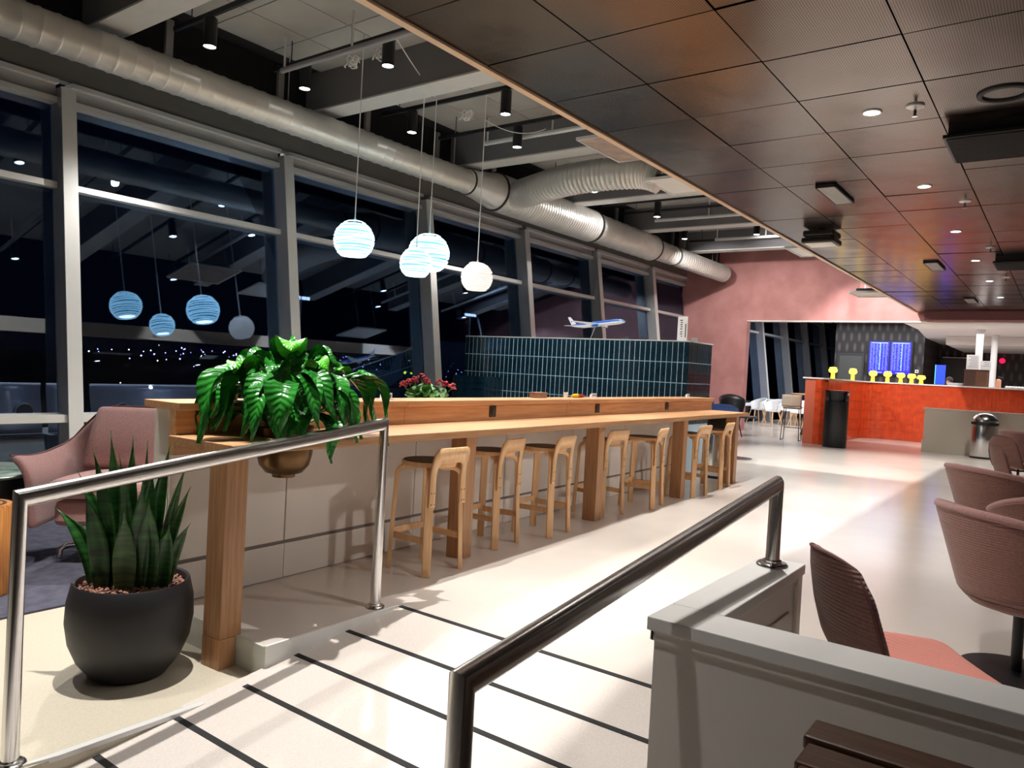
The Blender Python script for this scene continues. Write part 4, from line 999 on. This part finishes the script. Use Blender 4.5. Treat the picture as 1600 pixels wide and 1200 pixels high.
for i, (x, y) in enumerate(YL):
    h = (.28, .31, .29, .29, .26, .25, .22)[i]
    r = root('table_lamp', ('leftmost', 'second', 'third', 'fourth', 'fifth', 'sixth', 'rightmost')[i]+' of the small glowing yellow lamps on the red bar', 'lamp', (x, y, BH), 0, 'yellow lamps on the red bar')
    build('stem', G().lathe([(.0001, 0), (.055, 0), (.045, .02), (.038, h*.55), (.0001, h*.55)], n=16), yel, r, True)
    build('lamp_shade', G().lathe([(.05, h*.50), (.095, h*.60), (.10, h*.80), (.08, h*.84), (.08, h*.97), (.0001, h)], n=18), yel2, r, True)
# beige low wall with baseboard
bw = root('low_wall', 'beige painted low wall in front of the red bar behind the steel bin', 'low wall', (18.45, -.2, 0)); bw['kind'] = 'structure'
beige = mat('beige_paint', (.74, .67, .56), .6)
build('wall_body', bx(0, .25, -2.8, 2.68, 0, .91), beige, bw); build('cap', bx(-.03, .28, -2.8, 2.71, .91, .94), beige, bw, bevel=.004); build('baseboard', bx(-.025, 0, -2.8, 2.70, 0, .25), beige, bw); build('baseboard', bx(0, .25, 2.68, 2.70, 0, .25), beige, bw)
# black bin
bb = root('litter_bin', 'tall black round litter bin with side openings before the red bar', 'bin', (17.12, 3.97, 0), .25)
build('bin_body', G().lathe([(.0001, 0), (.235, 0), (.24, .01), (.24, .98)], n=40), black_bin_m, bb, True)
build('bin_upper', G().lathe([(.235, .98), (.235, 1.19)], n=16, a0=.75, a1=2.4), black_bin_m, bb, True, solid=.01); build('bin_upper', G().lathe([(.235, .98), (.235, 1.19)], n=16, a0=.75+PI, a1=2.4+PI), black_bin_m, bb, True, solid=.01)
build('inner_liner', G().lathe([(.19, .9), (.19, 1.18)], n=30), charcoal, bb, True); build('bin_lid', G().lathe([(.0001, 1.215), (.245, 1.21), (.25, 1.19), (.0001, 1.185)], n=40), black_bin_m, bb, True)
build('collar', G().lathe([(.19, .975), (.242, .98), (.19, .985)], n=40), black_bin_m, bb, True)
# steel dome bin
def dome_bin(loc, R, H, label, dome=True, s=1):
    r = root('litter_bin', label, 'bin', loc)
    build('bin_body', G().lathe([(R*.97, .03), (R, .04), (R, H*.72), (R*.97, H*.735)], n=48), chrome, r, True)
    build('foot_ring', G().lathe([(.0001, 0), (R*1.04, 0), (R*1.04, .03), (R*.9, .035)], n=48), black_m, r, True)
    if dome:
        build('rim_ring', G().lathe([(R*.99, H*.735), (R*1.04, H*.745), (R*1.04, H*.80), (R*.95, H*.815)], n=48), black_m, r, True)
        build('dome_lid', G().lathe([(R*.98*math.cos(t), H*.81+H*.19*math.sin(t)) for t in [PI/2*i/10 for i in range(10)]]+[(.0001, H)], n=48), chrome, r, True)
        build('bin_opening', G().lathe([(R*.99*math.cos(t), H*.815+H*.185*math.sin(t)) for t in [.15+.75*i/6 for i in range(7)]], n=10, a0=3.6, a1=4.5), black_m, r, True)
    else:
        build('rim_ring', G().lathe([(R*.99, H*.735), (R*1.06, H*.75), (R*1.06, H*.97), (R*.93, H)], n=48), black_m, r, True)
        build('lid', G().lathe([(R*.93, H*.99), (R*.5, H*.97), (.0001, H*.96)], n=48), black_m, r, True)
    return r
dome_bin((18.05, 1.33, 0), .235, .92, 'polished steel dome-lidded bin before the beige low wall')
dome_bin((9.80, 3.88-.15, 0), .155, .80, 'slim steel bin with black rim under the far end of the counter', False)
dp = root('glass_table', 'small round table with steel base plate just beyond the counter end', 'table', (12.5, 4.48, 0))
build('base_plate', G().lathe([(.0001, 0), (.30, 0), (.30, .012), (.0001, .02)], n=44), chrome, dp, True); build('pedestal', G().cyl((0, 0, .015), (0, 0, .70), .03, n=14), chrome, dp, True); build('tabletop', G().lathe([(.0001, .70), (.34, .70), (.34, .725), (.0001, .725)], n=44), charcoal, dp, True)

# ---- seating beyond the counter
def shell_chair(loc, rz, label, m, legm, group, h=.82, bar_=False):
    r = root('shell_chair', label, 'chair', loc, rz, group)
    def fn(u, v):
        t = u*2-1; a = PI+t*1.9; tp = h-.17*abs(t)**1.6; z = .44+(tp-.44)*v; R = .20+.07*v; return Vector((R*math.cos(a), R*1.1*math.sin(a), z))
    build('shell', G().grid(fn, 20, 5), m, r, True, solid=.02); build('seat', G().lathe([(.0001, .43), (.19, .435), (.215, .46), (.0001, .455)], n=24), m, r, True)
    for sx, sy in ((1, 1), (1, -1), (-1, 1), (-1, -1)): build('leg', G().cyl((sx*.12, sy*.12, .44), (sx*.22, sy*.22, 0), .02, .012, 8), legm, r)
    return r
wg = 'white shell chairs beyond the opening'
wlab = ['nearest white shell chair left of the beige bar stool', 'white shell chair at the left end of the long white table', 'white shell chair behind the nearest one', 'white shell chair in the middle of the long table', 'white shell chair right of the middle', 'white shell chair on the far side, left', 'white shell chair on the far side, right', 'white shell chair deepest in the passage']
wpos = [(22.7, 7.05, 2.7), (23.4, 7.75, 2.4), (24.0, 6.95, 2.9), (22.9, 6.35, 2.9), (24.0, 6.25, 3.1), (25.85, 7.5, .2), (25.85, 6.7, .1), (26.1, 6.0, 0)]
wc0 = shell_chair((*wpos[0][:2], 0), wpos[0][2], wlab[0], whiteshell, birch, wg)
for p, l in zip(wpos[1:], wlab[1:]): dup(wc0, (p[0], p[1], 0), p[2], l)
lt = root('long_white_table', 'long white table among the white shell chairs beyond the opening', 'table', (24.9, 6.9, 0))
build('tabletop', bx(-.5, .5, -1.1, 1.1, .72, .75), whiteshell, lt, bevel=.01)
for sx in (-.4, .4):
    for sy in (-.95, .95): build('leg', G().cyl((sx, sy, .72), (sx*1.05, sy*1.02, 0), .022, .016, 8), birch, lt)
bt = root('brown_table', 'brown round high table half hidden by the left end of the red bar', 'table', (20.3, 5.35, 0))
build('tabletop', G().lathe([(.0001, 1.03), (.50, 1.03), (.50, 1.06), (.0001, 1.06)], n=36), oak_x, bt, True); build('pedestal', G().lathe([(.22, 0), (.05, .5), (.16, 1.03)], n=24), darkwood, bt, True)
bs = root('sled_bar_stool', 'beige low-back bar stool on black wire sled frame left of the red bar', 'stool', (17.95, 5.12, 0), .15)
build('seat', bx(-.21, .21, -.20, .20, .74, .78), beigefab, bs, bevel=.02); build('backrest', G().grid(lambda u, v: Vector((-.21-.03*v+.05*(2*u-1)**2, (u-.5)*.42, .78+.27*v)), 12, 6), beigefab, bs, True, solid=.03)
for s in (-1, 1): build('sled_leg', G().tube([(.16, s*.16, .74), (.24, s*.20, .01), (-.24, s*.20, .01), (-.16, s*.16, .74)], .009, 8), black_m, bs, True)
build('foot_rest', G().tube([(.21, -.185, .28), (.21, .185, .28)], .009, 8), black_m, bs, True); build('seat_frame', bx(-.19, .19, -.18, .18, .725, .74), black_m, bs)
bg = 'black shell chairs before the pink wall'
shell_chair((16.6, 6.75, 0), -1.9, 'black shell chair at the foot of the pink wall, left one', black_m, black_m, bg, .98)
shell_chair((17.4, 6.35, 0), -2.6, 'black shell chair at the foot of the pink wall, right one', black_m, black_m, bg, .98)
nv = root('navy_ottoman', 'round navy blue upholstered seat beyond the counter end', 'seat', (14.6, 5.52, 0))
build('cushion', G().lathe([(.0001, .30), (.24, .30), (.34, .42), (.36, .58), (.30, .72), (.16, .775), (.0001, .785)], n=40), navy, nv, True)
for k in range(4): a = k*PI/2+.3; build('leg', G().tube([(.0, 0, .28), (.22*math.cos(a), .22*math.sin(a), .10), (.30*math.cos(a), .30*math.sin(a), .01)], .014, 8), black_m, nv, True)
nv.scale = (1, 1, 1.06)

# ================================================================ behind the bar
fs = root('flight_screens', 'pair of bright blue flight information screens on the dark wallpaper', 'screen', (26.96, 4.72, 2.30))
scr = mat('screen_blue', (.02, .02, .3), .3, emit=(.035, .02, .9), estr=.85); stx = mat('screen_text', (.5, .7, 1), .3, emit=(.08, .16, 1), estr=.75); stb = mat('screen_text_bright', (.5, .9, 1), .3, emit=(.10, .40, 1), estr=.8)
build('housing', bx(-.04, 0, -.66, .66, -.56, .56), black_m, fs)
rs_ = random.Random(9)
for s in (-1, 1):
    c = s*.318; sc_ = build('screen', bx(-.05, -.041, c-.295, c+.295, -.52, .52), scr, fs); g = G(); gb = G()
    g.box(-.053, -.0505, c-.12, c+.12, -.49, -.47); g.box(-.053, -.0505, c-.25, c+.25, .47, .49)
    for k in range(23):
        z = .44-.038*k
        for a, b in ((.27, .20), (.19, .12), (.10, .02), (-.10, -.17), (-.19, -.27)):
            a2 = a-rs_.uniform(0, .01); b2 = b+rs_.uniform(0, .03)*(1 if a > b else -1)
            g.box(-.053, -.0505, c+min(a2, b2), c+max(a2, b2), z, z+.008)
        gb.box(-.053, -.0505, c-.05, c-.05+rs_.uniform(.03, .055), z, z+.018)
    build('text_rows', g, stx, sc_)['kind'] = 'stuff'; build('gate_column', gb, stb, sc_)['kind'] = 'stuff'
sw_ = root('wall_switch', 'small white wall switch right of the flight screens', 'switch', (26.97, 3.92, 1.90)); build('plate', bx(-.02, 0, -.05, .05, -.05, .05), paper, sw_); build('rocker', bx(-.025, -.02, -.02, .02, -.02, .02), ink, sw_)
def column(x, y, z0, z1, r, l):
    c = root('white_column', l, 'column', (x, y, 0)); build('shaft', G().cyl((0, 0, z0), (0, 0, z1), r, n=20), whiteshell, c, True); build('collar', G().cyl((0, 0, z1-.04), (0, 0, z1), r+.03, n=20), whiteshell, c, True)
column(23.0, 1.93, 1.46, 2.955, .085, 'thicker white round post above the service bar'); column(25.0, 1.74, 1.4, 2.955, .08, 'thinner white round post farther behind the service bar')
bd = root('bar_cabinet', 'brown wooden cabinet box on the service bar with papers above', 'cabinet', (21.72, 1.83, BH))
brn = mat('cabinet_brown', (.16, .07, .035), .5, var=.2, vscale=4)
build('cabinet_body', bx(-.16, .16, -.22, .26, 0, .40), brn, bd, bevel=.004); build('cabinet_top', bx(-.18, .18, -.24, .28, .40, .415), mat('cabinet_top', (.10, .045, .025), .4), bd); build('side_panel', bx(-.165, -.161, .02, .25, .02, .38), mat('cabinet_dark', (.07, .03, .02), .5), bd)
def notice(y, w_, h, z, l, x=21.6):
    n_ = root('paper_notice', l, 'notice', (x, y, z)); build('sheet', bx(0, .004, -w_/2, w_/2, 0, h), paper, n_); g = G()
    for k in range(int(h/.045)-1): g.box(-.002, 0, -w_/2+.03, w_/2-.03-rs_.uniform(0, .06), h-.05-.042*k, h-.036-.042*k)
    build('print', g, mat('faint_print', (.35, .35, .4), .7), n_)
notice(1.93, .27, .36, BH+.416, 'taller paper notice standing on the brown cabinet'); notice(1.66, .22, .22, BH+.416, 'smaller paper notice right of the taller one')
bc = root('blue_display', 'upright glowing blue panel on the service bar', 'display', (21.65, 2.62, BH)); build('panel', bx(-.03, .03, -.11, .11, .015, .50), mat('blue_panel', (.02, .05, .5), .3, emit=(.01, .05, 1), estr=.9), bc); build('foot', bx(-.06, .06, -.12, .12, 0, .015), black_m, bc)
build('bright_edge', bx(-.032, .032, .10, .114, .015, .50), mat('blue_edge', (.1, .4, .6), .3, emit=(.1, .6, 1), estr=1.5), bc)
tv = root('wall_monitor', 'black switched-off monitor with white edge post behind the service bar', 'monitor', (30.3, 3.20, 2.0)); build('panel', bx(-.05, 0, -.42, .42, -.55, .50), black_m, tv); build('edge', bx(-.06, .0, -.50, -.42, -.75, .50), whiteshell, tv); build('thin_frame', bx(-.055, -.05, -.42, .42, .49, .51), bright_frame, tv)
ex = root('exit_light', 'small round red light on the far dark wallpaper', 'signal light', (30.45, 1.87, 2.45)); build('lens', G().ball((0, 0, 0), .09, 14, 10, (.5, 1, 1)), mat('red_glow', (.5, 0, .03), .4, emit=(1, .01, .08), estr=1.4), ex, True); build('back_plate', bx(.04, .05, -.1, .1, -.1, .1), charcoal, ex)
tray = root('steel_tray', 'low grey tray on the service bar left of the brown cabinet', 'tray', (21.7, 2.28, BH)); build('tray_body', bx(-.10, .10, -.17, .17, 0, .055), grey_frame, tray, bevel=.01); build('tray_rim', bx(-.11, .11, -.18, .18, .055, .065), bright_frame, tray)
bt2 = root('lotion_dispenser', 'salmon coloured dispenser bottle on the service bar right of the cabinet', 'bottle', (21.66, 1.38, BH)); build('bottle_body', G().lathe([(.0001, 0), (.055, 0), (.06, .02), (.058, .18), (.03, .21), (.0001, .21)], n=20), mat('salmon', (.75, .35, .22), .4), bt2, True); build('pump', G().tube([(0, 0, .2), (0, 0, .26), (0, -.09, .24)], .012, 8), charcoal, bt2, True)
cl_ = root('paper_pile', 'pile of crumpled white napkins at the right end of the service bar', 'napkins', (21.68, 1.05, BH+.007)); g = G()
for i in range(6): g.ball((rs_.uniform(-.04, .04), -.15+.06*i, .02), .045, 8, 6, (1, 1, .6))
pn = build('napkin', g, paper, cl_, True)
# person behind the bar
pe = root('person', 'person with short black hair and dark jacket standing behind the service bar', 'person', (22.75, 2.52, 0), PI*.9)
skin = mat('skin', (.45, .22, .15), .55); jk = mat('dark_jacket', (.012, .012, .018), .8); hair_m = mat('black_hair', (.01, .008, .008), .6)
def skinned(name, verts, edges, radii, m, parent, lv=2):
    me = bpy.data.meshes.new(name); me.from_pydata(verts, edges, []); o = bpy.data.objects.new(name, me); COL.objects.link(o); o.parent = parent; me.materials.append(m)
    md = o.modifiers.new('skin', 'SKIN'); md.use_smooth_shade = True
    for i, r_ in enumerate(radii):
        o.data.skin_vertices[0].data[i].radius = r_ if isinstance(r_, tuple) else (r_, r_)
    o.data.skin_vertices[0].data[0].use_root = True
    sb = o.modifiers.new('sub', 'SUBSURF'); sb.levels = lv; sb.render_levels = lv; return o
V = [(0, 0, .86), (0, 0, 1.05), (0, 0, 1.28), (0, 0, 1.38), (.01, 0, 1.44), (.02, 0, 1.55), (.02, 0, 1.64),
     (0, .17, 1.33), (.05, .22, 1.10), (.22, .18, 1.02), (.30, .15, 1.02), (0, -.17, 1.33), (.05, -.22, 1.10), (.22, -.18, 1.02), (.30, -.15, 1.02),
     (0, .09, .78), (0, .10, .45), (0, .10, .08), (.10, .10, .04), (0, -.09, .78), (0, -.10, .45), (0, -.10, .08), (.10, -.10, .04)]
Eg = [(0, 1), (1, 2), (2, 3), (3, 4), (4, 5), (5, 6), (3, 7), (7, 8), (8, 9), (9, 10), (3, 11), (11, 12), (12, 13), (13, 14), (0, 15), (15, 16), (16, 17), (17, 18), (0, 19), (19, 20), (20, 21), (21, 22)]
Ra = [(.13, .15), (.12, .14), (.13, .16), (.07, .08), .05, (.085, .075), (.07, .065), .06, .045, .035, .03, .06, .045, .035, .03, .085, .06, .04, .035, .085, .06, .04, .035]
skinned('body', V, Eg, Ra, jk, pe)
hd = build('face', G().ball((.045, 0, 1.56), .082, 18, 14, (.95, .85, 1.25)), skin, pe, True); build('nose', G().cyl((.12, 0, 1.58), (.145, 0, 1.545), .012, .016, 8), skin, hd, True)
for s in (-1, 1): build('eye', G().ball((.118, s*.03, 1.58), .010, 8, 6), ink, hd, True); build('ear', G().ball((.04, s*.072, 1.56), .022, 8, 6, (.7, .4, 1.2)), skin, hd, True)
build('mouth', bx(.118, .124, -.022, .022, 1.515, 1.522), mat('lips', (.3, .08, .07), .5), hd)
build('hair', G().ball((.02, 0, 1.60), .095, 18, 14, (1.0, .95, 1.12)), hair_m, pe, True)
for s in (-1, 1):
    hh = G().box(.29, .37, s*.15-.035, s*.15+.035, 1.0, 1.03); 
    for k in range(4): hh.cyl((.36, s*.15-.028+.018*k, 1.015), (.43-(.008 if k in (0, 3) else 0), s*.15-.028+.018*k, 1.0), .009, .007, 6)
    hh.cyl((.31, s*.15-s*.03, 1.015), (.35, s*.15-s*.075, 1.01), .010, .008, 6)
    build('hand', hh, skin, pe, True, sub=1)

# ================================================================ outside
gd = build('apron_ground', bx(-60, 700, 12, 600, -4.6, -4.5), mat('night_asphalt', (.012, .018, .018), .6)); tag(gd, 'dark airport apron outside the windows', 'ground', kind='structure')
pu = mat('outside_panel', (.42, .41, .42), .32, .6, var=.1, vscale=2)
PX = [(-2.6, .9), (1.15, 2.05), (2.3, 3.05), (3.15, 4.05), (4.2, 6.9), (7.05, 9.0)]
px_ = [(x0, x1) for x0, x1 in ((-.2, 2.25), (2.35, 2.95), (3.05, 3.6), (3.66, 4.02), (4.12, 6.0), (6.1, 8.4), (8.5, 10.8))]
for i, (a, b) in enumerate(px_):
    r = root('facade_panel', 'silvery rounded panel outside below the windows, number %s from the left' % ('one two three four five six seven'.split()[i]), 'panel', ((a+b)/2, 8.95, .62), 0, 'silvery panels outside the windows'); h = (b-a)/2
    build('panel_body', G().grid(lambda u, v: Vector(((u-.5)*2*h, .10*(math.sin(v*PI/2)**2), -.28+.52*v)), 2, 8), pu, r, True, solid=.01)
    build('top_rim', G().cyl((-h, .10, .245), (h, .10, .245), .014, n=8), bright_frame, r, True)
    cs = [c for c in (3.42, 4.46, 5.02, 5.8, 7.1) if a+.12 < c < b-.1]
    for c in cs:
        c -= (a+b)/2
        build('porthole_ring', G().lathe([(.078, -.01), (.092, -.016), (.096, 0), (.092, .012)], n=28).xf(Matrix.Translation((c, -.002, -.045)) @ Matrix.Rotation(PI/2, 4, 'X')), bright_frame, r, True)
        build('porthole', G().cyl((c, -.004, -.045), (c, .004, -.045), .08, n=28), black_m, r)
ol = build('trim_6', bx(-3, 12, 8.75, 9.6, .10, .335), charcoal); tag(ol, 'dark outside ledge below the windows carrying the silvery panels', 'ledge', kind='structure')
rc = random.Random(21)
for cols, cnt, nm, lab in (((.55, .45, 1), 150, 'city_lights', 'scattered violet white city lights on the night horizon'), ((1, .8, .5), 28, 'city_lights', 'few warm city lights on the night horizon')):
    g = G()
    for i in range(cnt):
        az = rc.uniform(.42, 1.18); d = rc.uniform(110, 330); x, y = d*math.cos(az), d*math.sin(az)
        z = 1.0+d*rc.choice([rc.uniform(-.012, .006), rc.uniform(-.02, .004), rc.uniform(-.06, .0)]); g.ball((x, y, z), d*.00058*rc.uniform(.5, 1.5), 5, 4)
    o = build(nm, g, mat(nm+str(cnt), cols, .5, emit=cols, estr=9)); tag(o, lab, 'city lights', kind='stuff')
for (x, y, z, r_), l in zip(((147, 150, -1.7, .35), (150, 150, -1.7, .4), (153, 150, -1.6, .4), (155.5, 150, -1.7, .3)), ('leftmost', 'second', 'third', 'rightmost')):
    o = build('apron_light', G().ball((0, 0, 0), r_, 8, 6), mat('lime_glow', (.7, 1, .1), .5, emit=(.7, 1, .05), estr=8), loc=(x, y, z)); tag(o, l+' of the lime green apron lights outside beside the lily', 'light', 'lime green apron lights')
for x, y, zt, l in ((46.5, 60, 7.0, 'left floodlight mast outside the window'), (72.1, 60, 7.6, 'right floodlight mast outside above the tiled wall')):
    m_ = root('light_mast', l, 'light mast', (x, y, -4.5)); build('pole', G().cyl((0, 0, 0), (0, 0, zt+4.5), .14, .08, 10), mat('mast_grey', (.5, .5, .5), .5, emit=(.5, .55, .6), estr=.18), m_)  # pole glows faintly in place of light falling on it
    g = G(); build('crossbar', bx(-.9, .9, -.05, .05, zt+4.3, zt+4.4), grey_frame, m_)
    for dx in (-.8, -.3, .3, .8): build('floodlight', G().box(dx-.16, dx+.16, -.15, .1, zt+4.32, zt+4.62), mat('flood_glow', (1, 1, 1), .5, emit=(1, .97, .9), estr=7), m_)
pl = root('parked_aircraft', 'faint pale tail of a distant parked aircraft outside', 'aircraft', (88, 90, -4.5)); dm_ = mat('dim_white', (.3, .33, .38), .6, emit=(.2, .25, .33), estr=.12)  # faint emission stands in for apron light on the aircraft
build('tail_fin', G().prism([(0, 3.6), (2.6, 3.6), (3.0, 7.6), (2.0, 7.6)], -.15, .15, Matrix.Rotation(PI/2, 4, 'X')), dm_, pl); build('fuselage', G().tube([(-14, 0, 3.2), (-10, 0, 3.0), (0, 0, 3.0), (3, 0, 3.6)], [.4, 1.3, 1.3, .3], 16), dm_, pl, True)
van = root('service_van', 'dim service van with a red tail light outside by the tiled wall', 'van', (40, 40.5, -4.5), .6); build('van_body', bx(-2.2, 2.2, -.9, .9, .4, 2.1), mat('van_grey', (.10, .13, .12), .4), van, bevel=.3); build('windscreen', bx(1.2, 2.23, -.7, .7, 1.2, 1.8), black_m, van); build('tail_light', bx(-2.25, -2.2, -.8, -.5, .8, 1.1), mat('tail_red', (.6, 0, 0), .4, emit=(1, .02, .05), estr=4), van)
for sx in (-1.3, 1.3):
    for sy in (-.85, .85): build('wheel', G().cyl((sx, sy-.1, .35), (sx, sy+.1, .35), .35, n=16), black_m, van)
